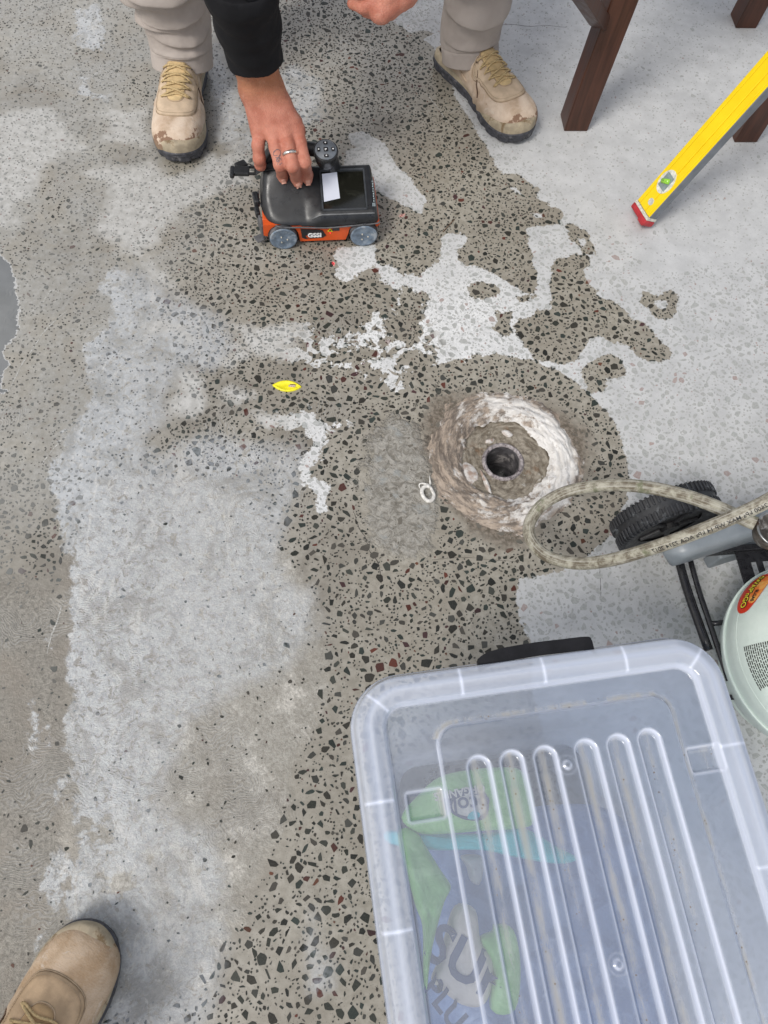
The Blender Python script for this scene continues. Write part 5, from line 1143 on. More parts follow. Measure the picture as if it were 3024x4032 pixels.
# strap with its buckle at the left end, side catch, grey flap
M_STP = simple('webbing', (0.02, 0.021, 0.023), .7, bump=.5, bsc=1200)
bm = bmesh.new(); P_ = [(.012, .085, .128), (-.012, .090, .126), (-.034, .098, .114), (-.046, .104, .100)]
sp = spline(P_, 6); V, F_ = [], []
for p in sp: V += [(p.x, p.y - .011, p.z), (p.x, p.y + .011, p.z), (p.x, p.y + .011, p.z + .0022), (p.x, p.y - .011, p.z + .0022)]
for i in range(len(sp) - 1):
    for k in range(4): F_.append((i * 4 + k, i * 4 + (k + 1) % 4, i * 4 + 4 + (k + 1) % 4, i * 4 + 4 + k))
bm.free(); mob('strap', V, F_, M_STP, dev)
Rb = Matrix.Rotation(-.08, 3, 'Z')
bm = bmesh.new(); bx(bm, (-.073, .107, .100), (.030, .021, .009), Rb, .002); bx(bm, (-.092, .105, .100), (.009, .027, .011), Rb, .003); bx(bm, (-.054, .117, .100), (.016, .0035, .006), Rb, .001); bx(bm, (-.054, .099, .100), (.016, .0035, .006), Rb, .001); bx(bm, (-.046, .108, .1), (.004, .022, .007), Rb, .001)
bx(bm, (-.074, .124, .100), (.024, .018, .008), Matrix.Rotation(.5, 3, 'Z'), .003); bk = bob('buckle', bm, M_BPL, dev)
bm = bmesh.new(); tube(bm, [(-.060 + .006 * math.cos(a), .123 + .004 * math.sin(a), .099) for a in [2 * PI * k / 20 for k in range(20)]], .0012, 6, closed=True); bob('cord_loop', bm, M_STP, dev, True)
bm = bmesh.new(); bx(bm, (-.050, .072, .060), (.012, .030, .018), Matrix.Rotation(.15, 3, 'Z'), .004, 3); bx(bm, (-.049, .048, .050), (.010, .022, .014), Matrix.Rotation(.15, 3, 'Z'), .003); bob('side_catch', bm, M_BPL, dev)
bm = bmesh.new(); bx(bm, (-.044, .030, .032), (.006, .045, .040), Matrix.Rotation(.2, 3, 'Z'), .002); bx(bm, (-.050, .010, .016), (.016, .018, .003), Matrix.Rotation(.5, 3, 'Z'), .001); bob('rubber_flap', bm, simple('grey_rubber', (0.10, 0.10, 0.105), .6), dev)
# laser light falling on the floor (the scanner's own lamps)
for (px, py) in ((1583, 848), (1312, 1038)):
    t_ = G(px, py); l = bpy.data.lights.new('laser', 'SPOT'); l.energy = .5; l.color = (1, .05, .08); l.spot_size = math.radians(5.5); l.spot_blend = .3; l.shadow_soft_size = .001
    o_ = DO + DE * (.198 if px > 1400 else .096) + DN * (.03 if px > 1400 else .0) + Vector((0, 0, .040)); lo_ = bpy.data.objects.new('laser', l); COL.objects.link(lo_); lo_.location = o_; lo_.rotation_euler = (o_ - t_).to_track_quat('Z', 'Y').to_euler(); lo_.scale = (1, 1, 1)
# ================================================================== GAS CYLINDER
CC = G(2853, 2590, .115) + Vector((.99, .13, 0)) * .1525; CC.z = 0
gas = empty('gas_cylinder', CC, 'pale mint gas cylinder with a red oval label, at the right edge', 'gas cylinder')
s = NT('mint_paint'); v = s.obj(); n_ = s.noise(20, 6, .6, .4, vec=v); dn = s.noise(9, 4, .6, .8, vec=v)
M_MINT = s.set(s.mix(s.rng(n_, .3, .7), (0.60, 0.69, 0.63), (0.67, 0.75, 0.69)), s.rng(n_, .3, .7, .28, .45), s.bump(s.math('ADD', s.math('MULTIPLY', dn, 1.0), s.math('MULTIPLY', s.noise(160, 4, vec=v), .06)), .55, .006))
prof = [(a_ * .96, b_) for a_, b_ in [(.108, .0), (.112, .002), (.112, .026), (.122, .032), (.140, .060), (.153, .090), (.1585, .108), (.1592, .114), (.1570, .120), (.1565, .138), (.1540, .152), (.1475, .172), (.136, .196), (.120, .220), (.098, .242), (.072, .258), (.045, .268), (.022, .272), (.001, .273)]]
pp = spline([(r_, 0, z) for r_, z in prof], 5); rg = []; bm = bmesh.new()
for p in pp: rg.append([bm.verts.new((p.x * math.cos(2 * PI * k / 96), p.x * math.sin(2 * PI * k / 96), p.z)) for k in range(96)])
for A_, B_ in zip(rg, rg[1:]):
    for k in range(96): bm.faces.new((A_[k], A_[(k + 1) % 96], B_[(k + 1) % 96], B_[k]))
bob('vessel', bm, M_MINT, gas, True)
bm = bmesh.new(); tube(bm, [(.1520 * math.cos(a), .1520 * math.sin(a), .117) for a in [2 * PI * k / 96 for k in range(96)]], .0022, 8, closed=True); tube(bm, [(.1483 * math.cos(a), .1483 * math.sin(a), .1495) for a in [2 * PI * k / 96 for k in range(96)]], .0006, 8, closed=True); bob('weld_seam', bm, M_MINT, gas, True)
bm = bmesh.new()
for r_ in (.088, .091):
    a_ = [bm.verts.new((r_ * math.cos(t), r_ * math.sin(t), .245)) for t in np.linspace(-2.2, 2.2, 60)]; b_ = [bm.verts.new((r_ * math.cos(t), r_ * math.sin(t), .335)) for t in np.linspace(-2.2, 2.2, 60)]
    for k in range(59): bm.faces.new((a_[k], a_[k + 1], b_[k + 1], b_[k]))
bob('collar', bm, M_MINT, gas, True); bm = bmesh.new(); cyl(bm, (0, 0, .268), (0, 0, .30), .018); cyl(bm, (0, 0, .30), (0, 0, .325), .012); bob('valve', bm, simple('brass', (0.45, 0.33, 0.12), .35, 1.0), gas)
def cylr(z):
    for a, b in zip(pp, pp[1:]):
        if a.z <= z <= b.z and z > .118: return a.x + (b.x - a.x) * (z - a.z) / max(1e-6, b.z - a.z)
    return .1565
_arc = []
acc = 0
for a, b in zip(pp, pp[1:]):
    if a.z > .118: _arc.append((acc, a.x, a.z)); acc += math.hypot(b.x - a.x, b.z - a.z)
def on_cyl(s_, w_, t0, off):
    """s_: along the profile from z=.085 upward, w_: sideways metres, t0: centre angle"""
    for (a0, r0, z0), (a1, r1, z1) in zip(_arc, _arc[1:]):
        if a0 <= s_ <= a1: q = (s_ - a0) / max(1e-9, a1 - a0); r_ = r0 + (r1 - r0) * q; z = z0 + (z1 - z0) * q; nr, nz_ = (z1 - z0), -(r1 - r0); L_ = math.hypot(nr, nz_); break
    else: r_, z, nr, nz_, L_ = .05, .27, 0, 1, 1
    t = t0 + w_ / .15; r2 = r_ + off * nr / L_; return Vector((r2 * math.cos(t), r2 * math.sin(t), z + off * nz_ / L_))
def find_cyl(px, py, zr=np.linspace(.121, .27, 300)):
    """where the view ray through this pixel meets the vessel"""
    for z in zr[::-1]:
        g = G(px, py, z); r_ = math.hypot(g.x - CC.x, g.y - CC.y)
        if r_ < cylr(z): 
            t = math.atan2(g.y - CC.y, g.x - CC.x)
            for (a0, r0, z0), (a1, r1, z1) in zip(_arc, _arc[1:]):
                if z0 <= z <= z1: return a0 + (a1 - a0) * (z - z0) / (z1 - z0), t, z
    return _arc[5][0], PI, .15
def cyl_patch(nm, outl, s0, t0, off, mat, parent, rings=6):
    c0 = (sum(p[0] for p in outl) / len(outl), sum(p[1] for p in outl) / len(outl)); V, F_ = [], []; n = len(outl)
    for i in range(rings + 1):
        q = 1 - i / rings
        for p in outl: V.append(on_cyl(s0 + c0[1] + (p[1] - c0[1]) * q, c0[0] + (p[0] - c0[0]) * q, t0, off))
    for i in range(rings):
        for k in range(n): F_.append((i * n + k, i * n + (k + 1) % n, (i + 1) * n + (k + 1) % n, (i + 1) * n + k))
    return mob(nm, V, F_, mat, parent, True)
s0, t0, zz_ = find_cyl(2962, 2328); s1, t1, zz1 = find_cyl(2932, 2420); s2, t2, _ = find_cyl(2995, 2235); print('label', s0, t0, zz_, t1, t2)
LWD = .043; LHT = .023
s = NT('red_label'); v = s.obj(); lab_ol = [(LWD * math.cos(a), LHT * math.copysign(abs(math.sin(a)) ** .8, math.sin(a)) * (1 - .12 * math.cos(a))) for a in [2 * PI * k / 48 for k in range(48)]]
lab = cyl_patch('label', lab_ol, s0, t0, .0008, s.set((0.62, 0.045, 0.02), .3), gas)
s = NT('orange_flame'); cyl_patch('label_glow', [(x * .72 - .004, y * .50 + .0115) for x, y in lab_ol], s0, t0, .0012, s.set(s.mix(s.rng(s.noise(60, 3, vec=s.obj()), .4, .6), (0.80, 0.20, 0.04), (0.85, 0.42, 0.10)), .3), lab)
M_BLT = simple('black_print', (0.02, 0.02, 0.02), .4); s = NT('yellow_print'); M_YLT = s.set((0.85, 0.72, 0.05), .35)
tz = .0148
text_obj('label_text', "SWAP'nGO", tz, M_BLT, lab, fn=lambda c: on_cyl(s0 - .002 + c.y, c.x, t0, .0018), off=.0012, sx=.94, ext=0)
text_obj('label_text', "SWAP'nGO", tz, M_YLT, lab, fn=lambda c: on_cyl(s0 - .002 + c.y, c.x, t0, .0024), off=.0002, sx=.94, ext=0)
text_obj('label_text', 'ELGAS', .0082, M_BLT, lab, fn=lambda c: on_cyl(s0 + .0125 + c.y, c.x + .012, t0, .0022), off=.0003, ext=0)
bm = bmesh.new(); s3, t3, _ = find_cyl(3000, 2570); s4, t4, _ = find_cyl(3020, 2500)
for r_ in range(14):
    x = -.016
    while x < .050:
        ln = RN.uniform(.0025, .008); c_ = on_cyl(s3 + .020 - r_ * .0036, x + ln / 2, t3, .0007)
        q = [on_cyl(s3 + .020 - r_ * .0036 + dy, x + dx, t3, .0007) for dx, dy in ((0, -.0009), (ln, -.0009), (ln, .0009), (0, .0009))]; bm.faces.new([bm.verts.new(p) for p in q]); x += ln + RN.uniform(.0008, .002)
tag(bob('fine_print', bm, M_BLT, gas), kind='stuff')
# ================================================================== BARBECUE TROLLEY
bbq = empty('barbecue_trolley', G(2760, 2150), 'black wire barbecue trolley with one black tyre and a grey plastic leg, right edge', 'barbecue trolley')
BO = bbq.location.copy()
def rel(p): return p - BO
M_TUB = simple('black_tube', (0.012, 0.012, 0.014), .28, bump=.05)
M_TY2 = simple('trolley_tyre', (0.022, 0.023, 0.026), .5, var=.3, sc=80, dirt=((0.13, 0.14, 0.15), .56))
wa, wb_ = G(2418, 2100, .078), G(2815, 1990, .078); WD = (wb_ - wa); WD.z = 0; WRD = WD.length / 2 * .93; WD.normalize(); WN = Vector((WD.y, -WD.x, 0)); WCN = (wa + wb_) / 2; WCN.z = WRD
print('tyre r', WRD)
WCN = WCN + Vector((-.004, -.004, 0))
def wp(a, r_, y): return rel(WCN) + WD * r_ * math.cos(a) + Vector((0, 0, r_ * math.sin(a))) + WN * y
bm = bmesh.new(); nb = 64; pr = [(.62, -.016), (.80, -.021), (.93, -.022), (.985, -.019), (.975, -.006), (.972, .006), (.985, .019), (.93, .022), (.80, .021), (.62, .016)]; rg = []
for k in range(nb * 2):
    a = 2 * PI * k / (nb * 2); rg.append([bm.verts.new(wp(a, WRD * r_, y)) for r_, y in pr])
for k in range(nb * 2):
    A_, B_ = rg[k], rg[(k + 1) % (nb * 2)]
    for j in range(len(pr) - 1): bm.faces.new((A_[j], B_[j], B_[j + 1], A_[j + 1]))
for k in range(nb):
    for sg in (-1, 1):
        a = 2 * PI * (k + (.5 if sg > 0 else 0)) / nb; t = Vector((-math.sin(a) * WD.x, -math.sin(a) * WD.y, math.cos(a))); rdir = WD * math.cos(a) + Vector((0, 0, math.sin(a)))
        R3 = Matrix((t, WN, rdir)).transposed(); bx(bm, wp(a, WRD * .985, sg * .0125), (.0042, .015, .0048), R3, .0008, 1); bx(bm, wp(a, WRD * .945, sg * .0215), (.0038, .0035, .010), R3, .0006, 1)
wh = bob('wheel', bm, M_TY2, bbq)
bm = bmesh.new(); q0, q1 = wp(0, 0, -.012), wp(0, 0, .013); cyl(bm, q0, q1, WRD * .66, seg=48); cyl(bm, wp(0, 0, -.018), wp(0, 0, .022), WRD * .17, seg=24)
for k in range(5):
    a = 2 * PI * k / 5; R3 = Matrix((WD * math.cos(a) + Vector((0, 0, math.sin(a))), WN, Vector((-math.sin(a) * WD.x, -math.sin(a) * WD.y, math.cos(a))))).transposed(); bx(bm, wp(a, WRD * .38, .0145), (WRD * .42, .006, .010), R3, .002)
bob('rim', bm, simple('rim_plastic', (0.016, 0.016, 0.018), .45), wh)
s = NT('grey_poly'); M_GRY = s.set(s.mix(s.rng(s.noise(30, 4, vec=s.obj()), .3, .7), (0.19, 0.215, 0.235), (0.235, 0.26, 0.28)), .38, s.bump(s.noise(300, 3, vec=s.obj()), .1, .0005))
g0, g1 = rel(G(2615, 2178, .135)), rel(G(3330, 1953, .135)); gd = (g1 - g0).normalized(); gn = Vector((-gd.y, gd.x, 0)); bm = bmesh.new()
rg = []
for i in range(25):
    q = i / 24; c_ = g0 + (g1 - g0) * q; e = 1.0 if q > .06 else math.sqrt(max(.02, 1 - ((.06 - q) / .06) ** 2)); rg.append([bm.verts.new(c_ + gn * .0225 * e * math.copysign(abs(math.cos(a)) ** .55, math.cos(a)) + Vector((0, 0, .030 * e * math.copysign(abs(math.sin(a)) ** .55, math.sin(a))))) for a in [2 * PI * k / 24 for k in range(24)]])
for A_, B_ in zip(rg, rg[1:]):
    for k in range(24): bm.faces.new((A_[k], A_[(k + 1) % 24], B_[(k + 1) % 24], B_[k]))
bm.faces.new(rg[0][::-1]); bm.faces.new(rg[-1]); bob('grey_leg', bm, M_GRY, bbq, True)
bm = bmesh.new(); bx(bm, rel(G(2960, 2150, .06)), (.16, .020, .05), Matrix((gd, gn, Vector((0, 0, 1)))).transposed(), .004); bob('leg_rib', bm, M_GRY, bbq)
for pts, r_ in (([(2672, 2205, .095), (2715, 2350, .095), (2790, 2560, .095)], .0072), ([(2712, 2182, .10), (2750, 2320, .10), (2800, 2470, .10), (2870, 2680, .10)], .0046), ([(2800, 2456, .10), (2950, 2440, .10)], .0042), ([(2870, 2745, .08), (3010, 2748, .08)], .0042)):
    bm = bmesh.new(); tube(bm, spline([rel(G(*p)) for p in pts], 5), r_, 12); bob('frame_tube', bm, M_TUB, bbq, True)
bm = bmesh.new(); p0_, p1_ = rel(G(2700, 2180, .11)), rel(G(3080, 2150, .11)); dd = p1_ - p0_; bx(bm, (p0_ + p1_) / 2, (dd.length, .010, .018), dd.to_track_quat('X', 'Z').to_matrix(), .001); bob('cross_bar', bm, M_TUB, bbq)
# slotted bracket plate
sa = [G(*p, .108) for p in ((2893, 2172), (3060, 2160), (3080, 2330), (2922, 2268))]; u_ = (sa[1] - sa[0]).normalized(); v_ = Vector((u_.y, -u_.x, 0)); wl = (sa[1] - sa[0]).length; bm = bmesh.new(); B3 = Matrix((u_, v_, Vector((0, 0, -1)))).transposed()
for (x0, x1, y0, y1) in ((0, wl, 0, .020), (0, .021, .020, .060), (.031, .041, .020, .060), (.052, .062, .020, .060), (.0, wl, .060, .075)): bx(bm, rel(sa[0] + u_ * (x0 + x1) / 2 + v_ * (y0 + y1) / 2), (x1 - x0, y1 - y0, .003), B3)
bob('bracket_plate', bm, M_TUB, bbq)
# the rest of the barbecue, beyond the right edge
BX = G(3330, 1953, .135); BX.z = 0; bu = gd; bw = gn; B4 = Matrix((bu, bw, Vector((0, 0, 1)))).transposed()
def bpos(a, b, z): q = BX + bu * a + bw * b; return rel(Vector((q.x, q.y, z)))
for a, b in ((.06, -.02), (.12, .10), (.50, -.02), (.50, .34)):
    bm = bmesh.new(); cyl(bm, bpos(a, b, .02), bpos(a, b, .72), .011, seg=16); bob('leg', bm, M_TUB, bbq, True)
bm = bmesh.new(); bx(bm, bpos(.30, .14, .77), (.56, .36, .11), B4, .02, 3); bob('grill_body', bm, M_TUB, bbq)
bm = bmesh.new(); bx(bm, bpos(.30, .14, .89), (.56, .34, .13), B4, .05, 4); bob('hood', bm, M_TUB, bbq)
bm = bmesh.new(); bx(bm, bpos(.31, .08, .16), (.40, .18, .012), B4, .003); bob('shelf', bm, M_GRY, bbq)
bm = bmesh.new(); bx(bm, bpos(.26, -.045, .90), (.36, .02, .02), B4, .006); bob('hood_handle', bm, M_GRY, bbq)
# hose and regulator
reg = empty('gas_regulator', G(3052, 2085, .30), 'round grimy metal gas regulator at the right edge above the cylinder', 'regulator'); RO = reg.location.copy()
bm = bmesh.new(); rg = []
for r_, z in ((.018, -.028), (.0225, -.020), (.0245, -.010), (.0252, .0), (.0245, .002), (.0225, .002), (.0215, -.001), (.001, -.002)): rg.append([bm.verts.new((r_ * math.cos(2 * PI * k / 48), r_ * math.sin(2 * PI * k / 48), z)) for k in range(48)])
for A_, B_ in zip(rg, rg[1:]):
    for k in range(48): bm.faces.new((A_[k], A_[(k + 1) % 48], B_[(k + 1) % 48], B_[k]))
bob('case', bm, simple('weathered_metal', (0.11, 0.095, 0.08), .45, .5, var=.5, sc=120, dirt=((0.38, 0.36, 0.33), .52)), reg, True)
bm = bmesh.new(); tube(bm, [(.0248 * math.cos(a), .0248 * math.sin(a), .001) for a in [2 * PI * k / 60 for k in range(60)]], .0017, 8, closed=True); bob('clamp_ring', bm, simple('dull_steel', (0.33, 0.34, 0.34), .35, .8, dirt=((0.12, 0.08, 0.06), .5)), reg, True)
bm = bmesh.new(); tube(bm, [(-.022, .008, -.012), (-.045, .014, -.010)], .0065, 12); bob('inlet', bm, simple('old_brass', (0.30, 0.24, 0.17), .4, .8, dirt=((0.10, 0.06, 0.05), .5)), reg, True)
HP = [(3560, 1880, .56), (3420, 1855, .46), (3280, 1862, .40), (3140, 1905, .37), (3060, 1950, .36), (2980, 1994, .345), (2850, 2052, .32), (2700, 2112, .29), (2550, 2164, .25), (2400, 2206, .205), (2270, 2218, .165), (2160, 2192, .135), (2096, 2135, .12), (2084, 2065, .12), (2130, 1993, .13), (2220, 1940, .15), (2330, 1916, .175), (2450, 1910, .205), (2570, 1922, .235), (2700, 1952, .26), (2820, 1995, .28), (2910, 2035, .292), (2975, 2062, .297)]
hp = spline([G(*p) for p in HP], 14)
s = NT('weathered_hose'); ng = 40
uv = s.n('UVMap'); o = s.sep(uv.outputs[0]); rib = s.math('SINE', s.math('MULTIPLY', o[0], 2 * PI * 40))
gr = s.noise(70, 8, .72, .3, vec=s.P()); gr2 = s.noise(1.0, 5, .6, vec=s.mapv(uv.outputs[0], (26, 1.6, 1)))
c = s.mix(s.rng(gr, .38, .62), (0.43, 0.41, 0.33), (0.13, 0.105, 0.07)); c = s.mix(s.math('MULTIPLY', s.rng(gr2, .5, .62), .65), c, (0.55, 0.53, 0.47)); c = s.mix(s.math('MULTIPLY', s.rng(rib, .2, .9), .45), c, (0.12, 0.11, 0.08)); c = s.mix(s.rng(s.noise(25, 5, .6), .60, .68), c, (0.16, 0.165, 0.10))
M_HOSE = s.set(c, .6, s.bump(s.math('ADD', s.math('MULTIPLY', rib, .3), gr), .5, .0008))
bm = bmesh.new(); ul = bm.loops.layers.uv.new('UVMap'); HR = .0098; rings = tube(bm, hp, HR, 32, up=(0, 0, 1)); L_ = 0; vi = {}
for i, r_ in enumerate(rings):
    for k, v in enumerate(r_): vi[v] = (k / 32, i * .012)
for f_ in bm.faces:
    us = [vi[l.vert][0] for l in f_.loops]; wrap = max(us) - min(us) > .5
    for l in f_.loops: u, vv = vi[l.vert]; l[ul].uv = (u + 1 if (wrap and u < .5) else u, vv)
hose = bob('gas_hose', bm, M_HOSE, None, True); tag(hose, 'weathered off-white gas hose looping out over the drain and back to the regulator', 'hose')
# hose print, riding on the tube
cum = [0]
for a, b in zip(hp, hp[1:]): cum.append(cum[-1] + (b - a).length)
def on_hose(d0, w_, off=.0003):
    i = max(0, min(len(cum) - 2, int(np.searchsorted(cum, d0)) - 1)); q = (d0 - cum[i]) / (cum[i + 1] - cum[i]); p = hp[i].lerp(hp[i + 1], q); t = (hp[i + 1] - hp[i]).normalized()
    cv = (C0 - p).normalized(); cv = (cv - t * cv.dot(t)).normalized(); sd_ = t.cross(cv); a = w_ / HR; return p + (cv * math.cos(a) + sd_ * math.sin(a)) * (HR + off)
def dist_at(px, py):
    b = min(range(len(hp)), key=lambda i: (WC.T @ (np.array(hp[i]) - np.array([0, 0, HC])))[[0]][0] * 0 + (lambda c_: (1512 + FPX * c_[0] / -c_[2] - px) ** 2 + (2016 - FPX * c_[1] / -c_[2] - py) ** 2)(WC.T @ (np.array(hp[i]) - np.array([0, 0, HC]))) + (1e9 if i > len(hp) * .45 else 0)); return cum[b]
dm_ = dist_at(2790, 2075)
sgn = 1
text_obj('print', '2600 kPa MAX WP 14 kPa AGA 7214 2017', .0088, M_BLT, hose, fn=lambda c: on_hose(dm_ + c.x, -.0048 + c.y), off=.0001, ext=0, sx=1.0)
# ================================================================== STORAGE BOX
ZL = .38
e1 = (G(2700, 2487, ZL) - G(1500, 2652, ZL)).normalized(); e2 = Vector((e1.y, -e1.x, 0))
def lp(px, py, z=ZL): g = G(px, py, z); return g
pa, pb, pt = G(1401, 3000, ZL), G(2850, 2600, ZL), G(2100, 2569, ZL)
u0 = pa.dot(e1); u1 = pb.dot(e1); v0 = pt.dot(e2); WB = u1 - u0; LB = .62
OB = e1 * u0 + e2 * v0; OB.z = 0; print('box', WB)
box = bpy.data.objects.new('storage_box', None); COL.objects.link(box); box.matrix_world = Matrix(((e1.x, e2.x * -1, 0, OB.x), (e1.y, e2.y * -1, 0, OB.y), (0, 0, 1, 0), (0, 0, 0, 1)))
tag(box, 'clear frosted plastic storage box with a ribbed lid and a black clip handle, lower right', 'storage box')
def loc2(px, py): g = G(px, py, ZL) - OB; return g.dot(e1), g.dot(e2)       # u right, v towards the viewer
def sdr(U, V_, cu, cv, w_, h_, r):
    qx = np.abs(U - cu) - w_ / 2 + r; qy = np.abs(V_ - cv) - h_ / 2 + r; return np.hypot(np.maximum(qx, 0), np.maximum(qy, 0)) + np.minimum(np.maximum(qx, qy), 0) - r
HG = .0015; U = np.arange(-HG, WB + 2 * HG, HG); V_ = np.arange(-HG, LB + 2 * HG, HG); UU, VV = np.meshgrid(U, V_, indexing='ij')
do = sdr(UU, VV, WB / 2, LB / 2, WB, LB, .060)
gx, gy = np.gradient(do, HG); m = do > 0; UU = np.where(m, UU - gx * do, UU); VV = np.where(m, VV - gy * do, VV)
di = -np.minimum(do, 0)
sst = lambda a, b, x: np.clip((x - a) / (b - a), 0, 1) ** 2 * (3 - 2 * np.clip((x - a) / (b - a), 0, 1))
pTL, pTR = loc2(1722, 2852), loc2(2632, 2733); pu0, pv0 = loc2(1738, 3000)[0], (pTL[1] + pTR[1]) / 2; pu1 = loc2(2705, 3000)[0] if False else loc2(2628, 2760)[0] + .004
dp = sdr(UU, VV, (pu0 + pu1) / 2, (pv0 + LB - .07) / 2, pu1 - pu0, LB - .07 - pv0, .022)
RIM = .036
Z = -.020 * (1 - sst(0, .007, di)) + .004 * np.sin(np.clip((di - .006) / (RIM - .006), 0, 1) * PI) - .010 * sst(RIM - .001, RIM + .003, di)
Z += .006 * sst(.001, -.002, dp)
edge = 1.0 * np.exp(-((di - RIM - .001) / .0019) ** 2) + .85 * np.exp(-(dp / .0015) ** 2) + .55 * np.exp(-((di - .003) / .0035) ** 2) + .35 * np.exp(-((di - .020) / .004) ** 2)
groove = np.zeros_like(di)
rib_px = [(1880, 2974), (2011, 2953), (2142, 2936), (2303, 2910), (2430, 2890), (2551, 2868)]
ribs = []
for (a, b) in rib_px:
    ru, rv = loc2(a, b); ribs.append((ru, rv))
vt = sorted(r[1] for r in ribs)
for (ru, rv) in ribs:
    dr = sdr(UU, VV, ru, (rv + .5) / 2 + .0, .0265, .50 - rv, .0132); Z -= .0075 * sst(.0, -.0035, dr); edge += 1.0 * np.exp(-((dr + .001) / .0021) ** 2); groove += np.exp(-((UU - ru + .002) / .0045) ** 2) * (dr < -.002)
for (qa, qb, w_, h_) in ((loc2(1597, 3111), loc2(1764, 3227), .05, .03), (loc2(2712, 2935), loc2(2863, 3035), .044, .03)):
    cu, cv = (qa[0] + qb[0]) / 2, (qa[1] + qb[1]) / 2; dr = sdr(UU, VV, cu, cv, abs(qb[0] - qa[0]), abs(qb[1] - qa[1]) * .85, .003); Z -= .006 * sst(0, -.004, dr); edge += .6 * np.exp(-(dr / .002) ** 2); groove += .8 * (dr < 0) * np.exp(-((UU - cu - (.018 if cu < .2 else .01)) / .010) ** 2)
for (a, b) in ((2238, 3010), (2440, 3800)):
    nu, nv = loc2(a, b); rr3 = np.hypot(UU - nu, VV - nv); edge += .8 * np.exp(-((rr3 - .004) / .0016) ** 2) + .22 * np.exp(-((rr3 - .010) / .001) ** 2); Z += .002 * (rr3 < .004)
groove += 1.1 * np.exp(-((dp - .003) / .0035) ** 2) * ((VV < pv0 + .012) | (UU > pu1 - .006))
bars = [loc2(1806, 2640)[0], loc2(2130, 2600)[0], loc2(2450, 2560)[0]]; vb = [loc2(1490, 3160)[1], loc2(1570, 3668)[1]]; vbr = [loc2(2934, 2924)[1]]
inr = (di < RIM) & (di > .004)
for b in bars: edge += .75 * np.exp(-((UU - b) / .0018) ** 2) * inr * (VV < .06)
for b in vb: edge += .75 * np.exp(-((VV - b) / .0018) ** 2) * inr * (UU < .06)
for b in vbr + vb[1:]: edge += .6 * np.exp(-((VV - b) / .0018) ** 2) * inr * (UU > WB - .06)
for (cu, cv, a) in ((.0, 0.0, PI / 4), (WB, 0, 3 * PI / 4)):
    dl = np.abs((UU - cu) * math.sin(a) - (VV - cv) * math.cos(a)); edge += .7 * np.exp(-(dl / .0018) ** 2) * inr * (np.hypot(UU - cu, VV - cv) < .08)
rimk = sst(RIM + .001, RIM - .002, di)
nU, nV = UU.shape; ids = np.arange(nU * nV).reshape(nU, nV)
q = np.stack([ids[:-1, :-1], ids[:-1, 1:], ids[1:, 1:], ids[1:, :-1]], -1).reshape(-1, 4)[:, ::1]; okf = (do.ravel()[q] < HG * .9).all(1); q = q[okf]
vsL = np.stack([UU.ravel(), -VV.ravel(), (Z + ZL).ravel()], -1)
used = np.unique(q); remap = -np.ones(len(vsL), int); remap[used] = np.arange(len(used)); vsL = vsL[used]; q = remap[q]
s = NT('frosted_lid'); s.b.inputs['Roughness'].default_value = .12
ea = s.sep(s.attr('edge').outputs['Vector']); v = s.obj()
drt = s.rng(s.noise(55, 8, .75, vec=v), .52, .62); spk = s.math('MULTIPLY', s.rng(s.vor(170, vec=v), .22, .12), s.math('GREATER_THAN', s.noise(20, 4, vec=v), .50))
gk = s.math('MULTIPLY', ea[1], s.rng(s.noise(38, 6, .7, vec=s.mapv(v, (1, .22, 1))), .38, .62)); ed = s.math('MINIMUM', ea[0], 1.0)
base = s.mix(s.rng(s.noise(7, 3, vec=v), .3, .7), (0.50, 0.56, 0.67), (0.58, 0.63, 0.73)); base = s.mix(s.math('MAXIMUM', ed, s.math('MULTIPLY', ea[2], .5)), base, (0.68, 0.72, 0.84))
base = s.mix(s.math('MULTIPLY', gk, .9), base, (0.40, 0.38, 0.33)); spk2 = s.math('MULTIPLY', spk, s.math('ADD', s.math('MULTIPLY', ea[1], .9), .05)); base = s.mix(spk2, base, (0.12, 0.075, 0.04))
op = s.math('ADD', s.math('ADD', s.math('ADD', .25, s.math('MULTIPLY', ed, .6)), s.math('MULTIPLY', ea[2], .22)), s.math('MULTIPLY', gk, .45)); op = s.math('ADD', op, s.math('MULTIPLY', spk2, .5), clamp=True)
s.set(base, .10, s.bump(s.noise(60, 3, vec=v), .04, .001), spec=.6)
tr = s.n('BsdfTransparent'); tr.inputs[0].default_value = (0.86, 0.91, 0.98, 1); gl = s.n('BsdfGlossy'); gl.inputs['Roughness'].default_value = .03; fr = s.n('Fresnel'); fr.inputs[0].default_value = 1.6
m1 = s.n('MixShader'); s.put(m1.inputs[0], op); s.put(m1.inputs[1], tr.outputs[0]); s.put(m1.inputs[2], s.b.outputs[0])
m2 = s.n('MixShader'); s.put(m2.inputs[0], fr.outputs[0]); s.put(m2.inputs[1], m1.outputs[0]); s.put(m2.inputs[2], gl.outputs[0]); s.put(s.t.nodes['Material Output'].inputs[0], m2.outputs[0]); M_LID = s.m
lid = npmesh('lid', vsL, q, M_LID, box); a = lid.data.attributes.new('edge', 'FLOAT_VECTOR', 'POINT'); a.data.foreach_set('vector', np.stack([np.clip(edge, 0, 1.2).ravel()[used], np.clip(groove, 0, 1).ravel()[used], rimk.ravel()[used]], -1).astype(np.float32).ravel())
